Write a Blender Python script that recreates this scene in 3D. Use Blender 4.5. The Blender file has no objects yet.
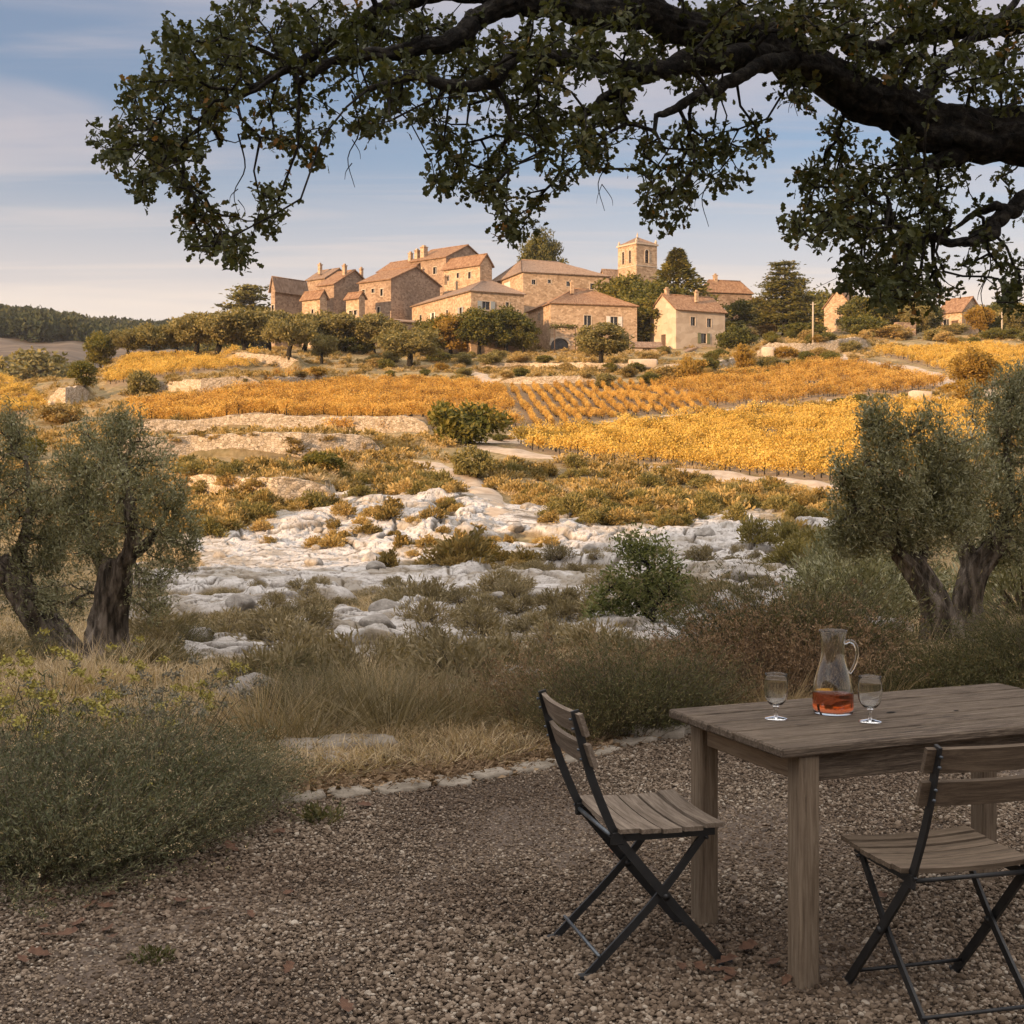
import bpy, math, random
import numpy as np
from mathutils import Vector, Matrix

random.seed(7)
R = np.random.default_rng(7)
SC = bpy.context.scene
COL = SC.collection
rad = math.radians

# ------------------------------------------------------------------ camera
F, YH, EYE = 1300.0, 465.0, 1.6          # focal length in pixels, horizon row, eye height
cam = bpy.data.cameras.new('camera')
cam.sensor_width = 36.0
cam.lens = 36.0 * F / 1024.0
cam.shift_y = -(512.0 - YH) / 1024.0
cam.clip_start, cam.clip_end = 0.1, 6000.0
cam_o = bpy.data.objects.new('camera', cam)
cam_o.location = (0, 0, EYE)
cam_o.rotation_euler = (rad(90), 0, 0)
COL.objects.link(cam_o)
SC.camera = cam_o

# ------------------------------------------------------------------ sky and sun
SUN_AZ, SUN_EL = 48.0, 12.0               # degrees left of straight behind the viewer, height
TO_SUN = Vector((-math.sin(rad(SUN_AZ)) * math.cos(rad(SUN_EL)), -math.cos(rad(SUN_AZ)) * math.cos(rad(SUN_EL)), math.sin(rad(SUN_EL))))
sl = bpy.data.lights.new('sun', 'SUN')
sl.energy = 5.0
sl.angle = rad(0.6)
sl.color = (1.0, 0.63, 0.33)
so = bpy.data.objects.new('sun', sl)
so.rotation_euler = (-TO_SUN).to_track_quat('-Z', 'Y').to_euler()
COL.objects.link(so)

W = bpy.data.worlds.new('World')
SC.world = W
W.use_nodes = True
wn, wl = W.node_tree.nodes, W.node_tree.links
wn.clear()
def wnode(t, **k):
    n = wn.new(t)
    for a, b in k.items():
        setattr(n, a, b)
    return n
w_out = wnode('ShaderNodeOutputWorld'); w_bg = wnode('ShaderNodeBackground'); w_bg.inputs[1].default_value = 0.15
sky = wnode('ShaderNodeTexSky', sky_type='NISHITA', sun_disc=False)
sky.sun_elevation = rad(SUN_EL)
sky.sun_rotation = math.atan2(TO_SUN.x, TO_SUN.y)
sky.altitude = 300; sky.air_density = 1.0; sky.dust_density = 1.6; sky.ozone_density = 1.6
tc = wnode('ShaderNodeTexCoord')
sep = wnode('ShaderNodeSeparateXYZ'); wl.new(tc.outputs['Generated'], sep.inputs[0])
# cloud layer: direction projected on a flat deck overhead
def wmath(op, a, b=None, clamp=False):
    n = wnode('ShaderNodeMath', operation=op, use_clamp=clamp)
    for i, v in enumerate((a, b)):
        if v is None: continue
        if hasattr(v, 'links'): wl.new(v, n.inputs[i])
        else: n.inputs[i].default_value = v
    return n.outputs[0]
zc = wmath('ADD', wmath('MAXIMUM', sep.outputs[2], 0.0), 0.07)
cx = wmath('DIVIDE', sep.outputs[0], zc); cy = wmath('DIVIDE', sep.outputs[1], zc)
cmb = wnode('ShaderNodeCombineXYZ'); wl.new(cx, cmb.inputs[0]); wl.new(cy, cmb.inputs[1])
def cloud(scale, sx, sy, off, lo, hi, detail=5, rough=0.5, dist=0.6):
    mp = wnode('ShaderNodeMapping'); wl.new(cmb.outputs[0], mp.inputs[0])
    mp.inputs['Scale'].default_value = (sx, sy, 1); mp.inputs['Location'].default_value = off
    nz = wnode('ShaderNodeTexNoise'); wl.new(mp.outputs[0], nz.inputs['Vector'])
    nz.inputs['Scale'].default_value = scale; nz.inputs['Detail'].default_value = detail
    nz.inputs['Roughness'].default_value = rough; nz.inputs['Distortion'].default_value = dist
    mr = wnode('ShaderNodeMapRange', interpolation_type='SMOOTHSTEP')
    wl.new(nz.outputs[0], mr.inputs[0]); mr.inputs[1].default_value = lo; mr.inputs[2].default_value = hi
    return mr.outputs[0]
def wmix(fac, a, b, op='MIX'):
    n = wnode('ShaderNodeMix', data_type='RGBA', blend_type=op)
    for s, v in ((n.inputs[0], fac), (n.inputs[6], a), (n.inputs[7], b)):
        if hasattr(v, 'links'): wl.new(v, s)
        else: s.default_value = v
    return n.outputs[2]
c1 = cloud(0.85, 0.45, 1.0, (3.1, 0.4, 0), 0.43, 0.64)
c2 = cloud(2.0, 0.30, 1.7, (0.2, 5.0, 0), 0.47, 0.72, 6, 0.55)
hz = wnode('ShaderNodeMapRange', interpolation_type='SMOOTHSTEP'); wl.new(sep.outputs[2], hz.inputs[0])
hz.inputs[1].default_value = 0.09; hz.inputs[2].default_value = 0.25; hz.inputs[3].default_value = 1.0; hz.inputs[4].default_value = 0.0
warm = wmix(hz.outputs[0], (2.75, 2.5, 2.62, 1), (4.4, 3.75, 3.2, 1))       # lilac high cloud, cream towards the horizon
base = wmix(1.0, wmix(0.35, sky.outputs[0], (2.6, 2.7, 3.3, 1)), (.60, .64, .69, 1), 'MULTIPLY')
base = wmix(wmath('MULTIPLY', hz.outputs[0], 0.80), base, (4.1, 3.45, 3.1, 1))
base = wmix(wmath('MULTIPLY', c1, 0.8), base, warm)
base = wmix(wmath('MULTIPLY', c2, 0.5), base, warm)
# brightening added to the unseen sky overhead, as fill for the foreground shade
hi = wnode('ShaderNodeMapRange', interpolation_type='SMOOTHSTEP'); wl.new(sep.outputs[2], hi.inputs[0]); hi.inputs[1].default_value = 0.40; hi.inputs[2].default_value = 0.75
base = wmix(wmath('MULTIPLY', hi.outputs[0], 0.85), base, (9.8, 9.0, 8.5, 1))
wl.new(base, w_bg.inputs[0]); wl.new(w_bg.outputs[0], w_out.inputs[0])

SC.view_settings.view_transform = 'Standard'
SC.view_settings.look = 'None'
SC.view_settings.exposure = 0.58
SC.view_settings.gamma = 1.0
cy_ = SC.cycles
cy_.max_bounces = 7; cy_.diffuse_bounces = 3; cy_.glossy_bounces = 3; cy_.transmission_bounces = 7; cy_.transparent_max_bounces = 4
cy_.caustics_reflective = False
cy_.use_denoising = True
cy_.sample_clamp_indirect = 6.0

HAZE = 0.00007                            # density of the evening air, per metre

# ------------------------------------------------------------------ mesh helpers
def make_mesh(name, V, faces, mats=(), smooth=False, midx=None):
    """V: (n,3); faces: list of (m,k) int arrays; midx: list of material slot numbers, one per faces array"""
    V = np.asarray(V, dtype=np.float32).reshape(-1, 3)
    faces = [np.asarray(f, dtype=np.int32) for f in faces]
    keep = [i for i, f in enumerate(faces) if len(f)]
    me = bpy.data.meshes.new(name)
    me.vertices.add(len(V)); me.vertices.foreach_set('co', V.ravel())
    fl = [faces[i] for i in keep]
    if fl:
        tot = sum(f.size for f in fl); npoly = sum(len(f) for f in fl)
        me.loops.add(tot); me.polygons.add(npoly)
        me.loops.foreach_set('vertex_index', np.concatenate([f.ravel() for f in fl]))
        st, acc = [], 0
        for f in fl:
            st.append(acc + np.arange(len(f), dtype=np.int32) * f.shape[1]); acc += f.size
        me.polygons.foreach_set('loop_start', np.concatenate(st).astype(np.int32))
        if midx is not None:
            me.polygons.foreach_set('material_index', np.concatenate([np.full(len(faces[i]), midx[i], np.int32) for i in keep]))
        sm = smooth if isinstance(smooth, (list, tuple)) else [smooth] * len(faces)
        me.polygons.foreach_set('use_smooth', np.concatenate([np.full(len(faces[i]), bool(sm[i])) for i in keep]))
    for m in mats: me.materials.append(m)
    me.update(calc_edges=True)
    me.validate()
    return me

class MB:
    """collects pieces that become ONE mesh"""
    def __init__(s): s.V, s.Fs, s.n, s.sm, s.mi = [], [], 0, [], []
    def add(s, V, faces, smooth=False, mi=0):
        V = np.asarray(V, float).reshape(-1, 3)
        for f in faces:
            f = np.asarray(f, dtype=np.int64)
            if len(f) == 0: continue
            s.Fs.append(f + s.n); s.sm.append(smooth); s.mi.append(mi)
        s.V.append(V); s.n += len(V)
        return s
    def mesh(s, name, mats):
        if not isinstance(mats, (list, tuple)): mats = [mats]
        return make_mesh(name, np.concatenate(s.V), s.Fs, mats, s.sm, s.mi)
    def obj(s, name, mats, parent=None):
        return link(name, s.mesh(name, mats), parent)
    def box(s, c, size, rotz=0.0, bev=0.0, M=None, mi=0):
        V, Fq = box_geo(size, bev)
        if rotz:
            ca, sa = math.cos(rotz), math.sin(rotz)
            V = np.stack([V[:, 0] * ca - V[:, 1] * sa, V[:, 0] * sa + V[:, 1] * ca, V[:, 2]], 1)
        if M is not None: V = V @ np.asarray(M, float).T
        return s.add(V + np.asarray(c, float), Fq, mi=mi)
    def beam(s, a, b, w, t, up=(0, 0, 1), bev=0.0, mi=0):
        a, b = Vector(a), Vector(b)
        z = (b - a); L = z.length; z.normalize()
        x = Vector(up).cross(z)
        if x.length < 1e-4: x = Vector((1, 0, 0)).cross(z)
        x.normalize(); y = z.cross(x)
        M = np.array([[x.x, y.x, z.x], [x.y, y.y, z.y], [x.z, y.z, z.z]])
        return s.box((a + b) / 2, (w, t, L), bev=bev, M=M, mi=mi)
    def tube(s, pts, radii, n=8, cap=True, mi=0, smooth=True, jit=0.0):
        V, Fq = tube_geo(pts, radii, n, cap, jit)
        return s.add(V, Fq, smooth, mi)
    def lathe(s, prof, c=(0, 0, 0), n=32, mi=0):
        prof = np.asarray(prof, float); m = len(prof)
        an = np.linspace(0, 2 * math.pi, n, endpoint=False)
        V = np.stack([prof[:, None, 0] * np.cos(an), prof[:, None, 0] * np.sin(an), np.repeat(prof[:, 1:2], n, 1)], 2).reshape(-1, 3) + np.asarray(c)
        i, j = np.meshgrid(np.arange(m - 1), np.arange(n), indexing='ij'); j2 = (j + 1) % n
        Fq = np.stack([i * n + j, i * n + j2, (i + 1) * n + j2, (i + 1) * n + j], -1).reshape(-1, 4)
        return s.add(V, [Fq], True, mi)

def link(name, me, parent=None, loc=None):
    o = bpy.data.objects.new(name, me); COL.objects.link(o)
    if parent is not None: o.parent = parent
    if loc is not None: o.location = loc
    return o
def tag(o, label, cat, group=None):
    o['label'] = label; o['category'] = cat
    if group: o['group'] = group
    return o
def thing(name, label, cat, loc=(0, 0, 0), rotz=0.0, group=None, scale=None):
    o = bpy.data.objects.new(name, None); COL.objects.link(o)
    o.empty_display_size = 0.2
    o.location = loc; o.rotation_euler = (0, 0, rotz)
    if scale is not None: o.scale = scale if hasattr(scale, '__len__') else (scale,) * 3
    return tag(o, label, cat, group)
def struct(o): o['kind'] = 'structure'; return o
def stuff(o): o['kind'] = 'stuff'; return o

def box_geo(size, bev=0.0):
    sx, sy, sz = (v / 2 for v in size)
    if bev <= 0:
        V = np.array([[x, y, z] for z in (-sz, sz) for y in (-sy, sy) for x in (-sx, sx)])
        Fq = [np.array([[0, 2, 3, 1], [4, 5, 7, 6], [0, 1, 5, 4], [2, 6, 7, 3], [0, 4, 6, 2], [1, 3, 7, 5]])]
        return V, Fq
    b = min(bev, sx * .8, sy * .8, sz * .8)
    V, idx = [], {}
    for x in (-1, 1):
        for y in (-1, 1):
            for z in (-1, 1):
                for ax in range(3):
                    p = [x * (sx - b), y * (sy - b), z * (sz - b)]
                    p[ax] = (x, y, z)[ax] * (sx, sy, sz)[ax]
                    idx[(x, y, z, ax)] = len(V); V.append(p)
    q, t = [], []
    for ax in range(3):
        a1, a2 = [k for k in range(3) if k != ax]
        for sg in (-1, 1):
            def key(p, q_):
                k = [0, 0, 0]; k[ax] = sg; k[a1] = p; k[a2] = q_; return idx[(k[0], k[1], k[2], ax)]
            f = [key(-1, -1), key(1, -1), key(1, 1), key(-1, 1)]
            if (sg < 0) != (ax == 1): f = f[::-1]
            q.append(f)
    for ax in range(3):
        a1, a2 = [k for k in range(3) if k != ax]
        for s1 in (-1, 1):
            for s2 in (-1, 1):
                def k2(e, side):
                    k = [0, 0, 0]; k[ax] = e; k[a1] = s1; k[a2] = s2; return idx[(k[0], k[1], k[2], side)]
                f = [k2(-1, a1), k2(1, a1), k2(1, a2), k2(-1, a2)]
                if (s1 * s2 > 0) != (ax == 1): f = f[::-1]
                q.append(f)
    for x in (-1, 1):
        for y in (-1, 1):
            for z in (-1, 1):
                f = [idx[(x, y, z, 0)], idx[(x, y, z, 1)], idx[(x, y, z, 2)]]
                if x * y * z < 0: f = f[::-1]
                t.append(f)
    return np.array(V), [np.array(q), np.array(t)]

def frames(pts):
    pts = np.asarray(pts, float)
    t = np.gradient(pts, axis=0); t /= np.linalg.norm(t, axis=1, keepdims=True) + 1e-9
    ref = np.array([0.0, 0, 1]) if abs(t[0, 2]) < .9 else np.array([1.0, 0, 0])
    xs = []
    x = np.cross(ref, t[0]); x /= np.linalg.norm(x) + 1e-9
    for k in range(len(pts)):
        x = x - t[k] * (x @ t[k]); x /= np.linalg.norm(x) + 1e-9
        xs.append(x)
    xs = np.array(xs); ys = np.cross(t, xs)
    return pts, xs, ys
def tube_geo(pts, radii, n=8, cap=True, jit=0.0):
    pts, xs, ys = frames(pts); m = len(pts)
    r = np.broadcast_to(np.asarray(radii, float), (m,))
    an = np.linspace(0, 2 * math.pi, n, endpoint=False)
    rr = r[:, None] * np.ones(n)
    if jit: rr = rr * (1 + jit * R.normal(size=(m, n)) * .6 + jit * np.sin(an * 3 + R.uniform(0, 6)) + jit * .6 * np.sin(an * 5 + 2))
    V = pts[:, None] + (xs[:, None] * np.cos(an)[:, None] + ys[:, None] * np.sin(an)[:, None]) * rr[..., None]
    V = V.reshape(-1, 3)
    i, j = np.meshgrid(np.arange(m - 1), np.arange(n), indexing='ij'); j2 = (j + 1) % n
    Fq = [np.stack([i * n + j, i * n + j2, (i + 1) * n + j2, (i + 1) * n + j], -1).reshape(-1, 4)]
    if cap: Fq += [np.arange(n)[None, ::-1], (np.arange(n) + (m - 1) * n)[None]]
    return V, Fq
def gnarled(pts, radii, n=30, amp=.10, ribs=7, seed=0):
    """old wood: ridged, lumpy tube"""
    pts, xs, ys = frames(pts); m = len(pts); r = np.asarray(radii, float)
    L_ = np.concatenate([[0], np.cumsum(np.linalg.norm(np.diff(pts, axis=0), axis=1))])
    an = np.linspace(0, 2 * math.pi, n, endpoint=False); A, S = np.meshgrid(an, L_); rr = r[:, None]
    tw = A + .5 * S / (r.mean() * 6)
    nx, ny, s_ = np.cos(tw) * 1.4, np.sin(tw) * 1.4, S / (r.mean() * 4.5)
    k = 1 + amp * (np.abs(fbm(nx * ribs / 3 + s_, ny * ribs / 3 + seed * 3.1, 61 + seed, 3)) * -1.1 + .5) + amp * .9 * fbm(nx + s_ * .8, ny + s_ * 1.1, 71 + seed, 3)
    V = pts[:, None] + (xs[:, None] * np.cos(an)[:, None] + ys[:, None] * np.sin(an)[:, None]) * (rr * k)[..., None]
    i, j = np.meshgrid(np.arange(m - 1), np.arange(n), indexing='ij'); j2 = (j + 1) % n
    return V.reshape(-1, 3), [np.stack([i * n + j, i * n + j2, (i + 1) * n + j2, (i + 1) * n + j], -1).reshape(-1, 4), np.arange(n)[None, ::-1], (np.arange(n) + (m - 1) * n)[None]]
def smooth_path(pts, k=6):
    """Catmull-Rom through rows of any width"""
    P_ = np.asarray(pts, float); n = len(P_)
    if n < 3: return P_
    Q = np.vstack([2 * P_[0] - P_[1], P_, 2 * P_[-1] - P_[-2]])
    out = []
    for i in range(n - 1):
        p0, p1, p2, p3 = Q[i:i + 4]
        for t in np.linspace(0, 1, k, endpoint=False):
            out.append(.5 * (2 * p1 + (p2 - p0) * t + (2 * p0 - 5 * p1 + 4 * p2 - p3) * t * t + (3 * p1 - p0 - 3 * p2 + p3) * t ** 3))
    out.append(P_[-1])
    return np.array(out)

# ------------------------------------------------------------------ noise
def _h(ix, iy, seed):
    n = (ix.astype(np.int64) * 374761393 + iy.astype(np.int64) * 668265263 + seed * 1442695041) & 0xFFFFFFFF
    n = ((n ^ (n >> 13)) * 1274126177) & 0xFFFFFFFF
    n = ((n ^ (n >> 16)) * 2246822519) & 0xFFFFFFFF
    return ((n ^ (n >> 15)) & 0xFFFFFF) / float(0xFFFFFF)
def vnoise(x, y, seed=0):
    x, y = np.asarray(x, float), np.asarray(y, float)
    ix, iy = np.floor(x), np.floor(y); fx, fy = x - ix, y - iy
    fx = fx * fx * (3 - 2 * fx); fy = fy * fy * (3 - 2 * fy)
    a = _h(ix, iy, seed); b = _h(ix + 1, iy, seed); c = _h(ix, iy + 1, seed); d = _h(ix + 1, iy + 1, seed)
    return (a + (b - a) * fx + (c - a) * fy + (a - b - c + d) * fx * fy) * 2 - 1
def fbm(x, y, seed=0, oct=4):
    s, a = 0, 1.0
    for k in range(oct):
        s = s + a * vnoise(x * 2 ** k, y * 2 ** k, seed + k * 17); a *= .5
    return s
def worley(x, y, seed=0):
    x, y = np.asarray(x, float), np.asarray(y, float)
    ix, iy = np.floor(x), np.floor(y)
    f1 = np.full(x.shape, 9.0); f2 = np.full(x.shape, 9.0); cid = np.zeros(x.shape); dx1 = np.zeros(x.shape); dy1 = np.zeros(x.shape)
    for i in (-1, 0, 1):
        for j in (-1, 0, 1):
            cx_, cy2 = ix + i, iy + j
            px_ = cx_ + _h(cx_, cy2, seed); py_ = cy2 + _h(cx_, cy2, seed + 5)
            d = np.hypot(x - px_, y - py_); nid = _h(cx_, cy2, seed + 9)
            new = d < f1
            f2 = np.where(new, f1, np.minimum(f2, d))
            cid = np.where(new, nid, cid); dx1 = np.where(new, x - px_, dx1); dy1 = np.where(new, y - py_, dy1)
            f1 = np.where(new, d, f1)
    return f1, f2, cid, dx1, dy1
def sstep(a, b, x):
    t = np.clip((x - a) / (b - a), 0, 1); return t * t * (3 - 2 * t)
def inside(poly, px, py):
    px, py = np.asarray(px, float), np.asarray(py, float)
    r = np.zeros(px.shape, bool); n = len(poly)
    for k in range(n):
        x1, y1 = poly[k]; x2, y2 = poly[(k + 1) % n]
        if y1 == y2: continue
        c = ((y1 > py) != (y2 > py)) & (px < (x2 - x1) * (py - y1) / (y2 - y1) + x1)
        r ^= c
    return r

# ------------------------------------------------------------------ materials
def nmat(name):
    m = bpy.data.materials.new(name); m.use_nodes = True
    nt = m.node_tree; nt.nodes.clear()
    out = nt.nodes.new('ShaderNodeOutputMaterial')
    return m, nt, out
def N(nt, t, ins=None, **k):
    n = nt.nodes.new(t)
    for a, b in k.items(): setattr(n, a, b)
    for a, b in (ins or {}).items():
        s = n.inputs[a]
        if hasattr(b, 'links'): nt.links.new(b, s)
        else: s.default_value = b
    return n
def c4(c): return (c[0], c[1], c[2], 1.0)
def ramp(nt, fac, stops, interp='LINEAR'):
    n = nt.nodes.new('ShaderNodeValToRGB'); nt.links.new(fac, n.inputs[0])
    cr = n.color_ramp; cr.interpolation = interp
    while len(cr.elements) < len(stops): cr.elements.new(0.5)
    for e, (p, c) in zip(cr.elements, stops): e.position = p; e.color = c4(c)
    return n.outputs[0]
def mixc(nt, fac, a, b, op='MIX'):
    n = N(nt, 'ShaderNodeMix', {0: fac}, data_type='RGBA', blend_type=op)
    for s, v in ((n.inputs[6], a), (n.inputs[7], b)):
        if hasattr(v, 'links'): nt.links.new(v, s)
        else: s.default_value = c4(v)
    return n.outputs[2]
def coords(nt, space):
    if space == 'pos': return nt.nodes.new('ShaderNodeNewGeometry').outputs['Position']
    return nt.nodes.new('ShaderNodeTexCoord').outputs['Object']
def noise(nt, vec, scale, detail=4, rough=.55, dist=0.0, stretch=None):
    if stretch:
        vec = N(nt, 'ShaderNodeMapping', {0: vec, 'Scale': stretch}).outputs[0]
    return N(nt, 'ShaderNodeTexNoise', {'Vector': vec, 'Scale': scale, 'Detail': detail, 'Roughness': rough, 'Distortion': dist}).outputs[0]
def simple(name, stops, scale=6.0, rough=.85, bump=.3, bscale=30.0, space='obj', stretch=None, dist=.01, metal=0.0, spec=.3, detail=5):
    m, nt, out = nmat(name)
    v = coords(nt, space)
    col = ramp(nt, noise(nt, v, scale, detail, .6, .3, stretch), stops)
    b = N(nt, 'ShaderNodeBump', {'Height': noise(nt, v, bscale, 5, .65, .2, stretch), 'Strength': bump, 'Distance': dist})
    p = N(nt, 'ShaderNodeBsdfPrincipled', {'Base Color': col, 'Roughness': rough, 'Metallic': metal, 'Specular IOR Level': spec, 'Normal': b.outputs[0]})
    nt.links.new(p.outputs[0], out.inputs[0])
    return m
def leafmat(name, stops, transl=.3, scale=2.5, rough=.55, spec=.25, objvar=.25, island=.6):
    """colour by leaf (one mesh island each), by clump and by plant"""
    m, nt, out = nmat(name)
    g = nt.nodes.new('ShaderNodeNewGeometry')
    oi = nt.nodes.new('ShaderNodeObjectInfo')
    nz = noise(nt, g.outputs['Position'], scale, 2, .5)
    a = N(nt, 'ShaderNodeMath', {0: g.outputs['Random Per Island'], 1: island}, operation='MULTIPLY').outputs[0]
    b = N(nt, 'ShaderNodeMath', {0: nz, 1: 1.0 - island + .25}, operation='MULTIPLY').outputs[0]
    c = N(nt, 'ShaderNodeMath', {0: oi.outputs['Random'], 1: -.5}, operation='ADD').outputs[0]
    c = N(nt, 'ShaderNodeMath', {0: c, 1: objvar}, operation='MULTIPLY').outputs[0]
    s = N(nt, 'ShaderNodeMath', {0: a, 1: b}, operation='ADD').outputs[0]
    s = N(nt, 'ShaderNodeMath', {0: s, 1: c}, operation='ADD', use_clamp=True).outputs[0]
    col = ramp(nt, s, stops)
    p = N(nt, 'ShaderNodeBsdfPrincipled', {'Base Color': col, 'Roughness': rough, 'Specular IOR Level': spec})
    t = N(nt, 'ShaderNodeBsdfTranslucent', {'Color': mixc(nt, 1.0, col, (1.25, 1.15, .6), 'MULTIPLY')})
    x = N(nt, 'ShaderNodeMixShader', {0: transl, 1: p.outputs[0], 2: t.outputs[0]})
    nt.links.new(x.outputs[0], out.inputs[0])
    return m
# ------------------------------------------------------------------ terrain
KD = np.array([0, 8.5, 10, 12, 16, 20, 25, 30, 36, 42, 48, 55, 60, 70, 80, 90, 100, 115, 130, 150, 175, 200, 225, 250, 280, 330, 420])
NEAR = [0, 0, -.1, -.42, -1.0, -1.45, -1.85, -2.1, -2.3, -2.4, -2.45, -2.35]
NEARR = [0, 0, 0, -.14, -.42, -.8, -1.2, -1.6, -1.9, -2.0, -1.95, -1.7]
COLS = {
    -250: NEAR + [-2.0, -.9, .2, 1.4, 2.5, 3.8, 4.8, 6.6, 9.4, 13.0, 14.5, 13.5, 10, 7, 4],
    60: NEAR + [-1.9, -.5, .5, 1.7, 2.8, 4.0, 5.0, 7.0, 10.2, 14.5, 16.0, 15, 11, 8, 5],
    130: NEAR + [-1.7, -.3, .7, 1.9, 3.0, 4.2, 5.5, 8.0, 11.6, 15.9, 20.2, 22.6, 19, 13, 8],
    250: NEAR + [-1.6, -.2, .8, 2.0, 3.0, 4.4, 5.8, 8.6, 12.2, 16.1, 20.5, 23.5, 25.5, 26, 12],
    450: NEAR + [-1.6, -.3, .7, 1.9, 2.9, 4.3, 5.7, 8.3, 11.7, 15.2, 19, 23.3, 31, 38, 32],
    700: [0, 0, -.08, -.35, -.9, -1.35, -1.75, -2.0, -2.2, -2.3, -2.35, -2.25] + [-1.9, -1.2, -.3, .7, 1.8, 3.4, 5.2, 8.0, 11.9, 15.8, 20, 24, 30, 36, 30],
    860: [0, 0, -.04, -.24, -.65, -1.05, -1.45, -1.8, -2.05, -2.15, -2.15, -1.95] + [-1.6, -.8, .1, 1.0, 2.0, 3.8, 5.8, 8.8, 12.8, 17, 21.2, 25.5, 30, 35, 30],
    1100: NEARR + [-1.3, -.5, .2, 1.2, 2.3, 4.1, 6.0, 9.0, 13.0, 17.2, 21.6, 26, 30, 35, 30],
    1400: NEARR + [-1.2, -.4, .4, 1.4, 2.5, 4.3, 6.3, 9.4, 13.4, 17.6, 22, 26, 30, 35, 30],
}
_ld = np.linspace(0, math.log(421), 700)                    # log(1+d)
_tab = []
for k in sorted(COLS):
    z = np.interp(np.exp(_ld) - 1, KD, COLS[k])
    ker = np.hanning(25); ker /= ker.sum()
    z = np.convolve(np.pad(z, 12, mode='edge'), ker, 'valid')
    _tab.append(z)
_tab = np.array(_tab); _cp = np.array(sorted(COLS), float)
def base_z(x, y):
    x, y = np.asarray(x, float), np.asarray(y, float)
    d = np.maximum(y, 0)
    px = np.clip(512 + F * x / np.maximum(y, 6.0), _cp[0], _cp[-1])
    ci = np.clip(np.searchsorted(_cp, px) - 1, 0, len(_cp) - 2)
    t = (px - _cp[ci]) / (_cp[ci + 1] - _cp[ci]); t = t * t * (3 - 2 * t) * .5 + t * .5
    li = np.clip(np.log1p(np.minimum(d, 420)) / _ld[1], 0, 698.999); i0 = li.astype(int); ft = li - i0
    za = _tab[ci, i0] * (1 - ft) + _tab[ci, i0 + 1] * ft
    zb = _tab[ci + 1, i0] * (1 - ft) + _tab[ci + 1, i0 + 1] * ft
    z = za * (1 - t) + zb * t
    amp = sstep(9, 16, d) * .10 + sstep(50, 90, d) * .22
    return z + amp * fbm(x * .22, y * .22, 3, 3)
STEPS = []          # terrace walls: (px[], d[], height)
def terr(x, y):
    x, y = np.asarray(x, float), np.asarray(y, float)
    z = base_z(x, y)
    px = 512 + F * x / np.maximum(y, 6.0)
    for wp, wd, h, L in STEPS:
        dw = np.interp(px, wp, wd)
        edge = sstep(wp[0] - 8, wp[0] + 6, px) * (1 - sstep(wp[-1] - 6, wp[-1] + 8, px))
        z = z + h * edge * sstep(.12, .5, y - dw) * np.exp(-np.maximum(y - dw, 0) / L)
    return z
def tz(x, y): return float(terr(np.array([x]), np.array([y]))[0])
_scan = np.exp(np.linspace(math.log(3.0), math.log(400), 3000))
def hit(px, py, fn=None, dmin=3.0):
    """ground point seen at a place of the photograph"""
    fn = fn or terr
    x = (px - 512) / F * _scan; zr = EYE - (py - YH) / F * _scan
    ok = (fn(x, _scan) >= zr) & (_scan >= dmin)
    k = int(np.argmax(ok)) if ok.any() else len(_scan) - 1
    d = _scan[k]; xx = (px - 512) / F * d
    return float(xx), float(d), float(fn(np.array([xx]), np.array([d]))[0])
def P(px, py, d): return Vector(((px - 512) / F * d, d, EYE - (py - YH) / F * d))
def pix(x, y, z): return 512 + F * x / y, YH - F * (z - EYE) / y

WALLS = [  # label, base line in the photograph, height in metres, bench length
    ('long pale dry stone terrace wall under the orange vineyard', [(128, 437), (220, 434), (320, 433), (428, 433)], 1.5, 12),
    ('second dry stone terrace wall, below the long pale one', [(100, 463), (190, 459), (300, 459), (380, 456)], 1.6, 9),
    ('short curved dry stone wall in the scrub above the white rocks', [(176, 494), (220, 499), (275, 503), (332, 500)], 1.25, 8),
    ('tall bleached retaining wall beside the track at far left', [(48, 408), (66, 409), (90, 403)], 2.6, 14),
    ('shaded dry stone wall below the upper left vineyard', [(152, 394), (200, 394), (262, 391)], 1.8, 14),
    ('sunlit dry stone wall right of the shaded one', [(262, 391), (300, 390), (328, 384)], 1.7, 14),
    ('pale dry stone wall at the foot of the olive row', [(226, 364), (262, 366), (300, 368)], 1.9, 14),
    ('grey rubble wall above the vine rows that run downhill', [(498, 388), (545, 388), (598, 386)], 1.5, 14),
    ('rough stone wall under the cedar at the village edge', [(757, 357), (800, 357), (838, 353), (868, 349)], 2.2, 14),
    ('low rubble wall under the pale farmhouse', [(655, 372), (700, 370), (752, 362)], 1.1, 14),
    ('low stone wall in front of the arched farmhouse', [(480, 372), (530, 370), (590, 371), (640, 372)], 1.3, 14),
]
_wl = []
for lab, pts, h, L in WALLS:
    q = [hit(px, py, base_z) for px, py in pts]
    _wl.append((lab, q, h))
for (lab, pts, h, L), (_, q, _) in zip(WALLS, _wl):
    STEPS.append((np.array([p[0] for p in pts], float), np.array([a[1] for a in q]), h, L))

def grid_faces(nr, nc):
    i, j = np.meshgrid(np.arange(nr - 1), np.arange(nc - 1), indexing='ij')
    return np.stack([i * nc + j, i * nc + j + 1, (i + 1) * nc + j + 1, (i + 1) * nc + j], -1).reshape(-1, 4)

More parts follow.
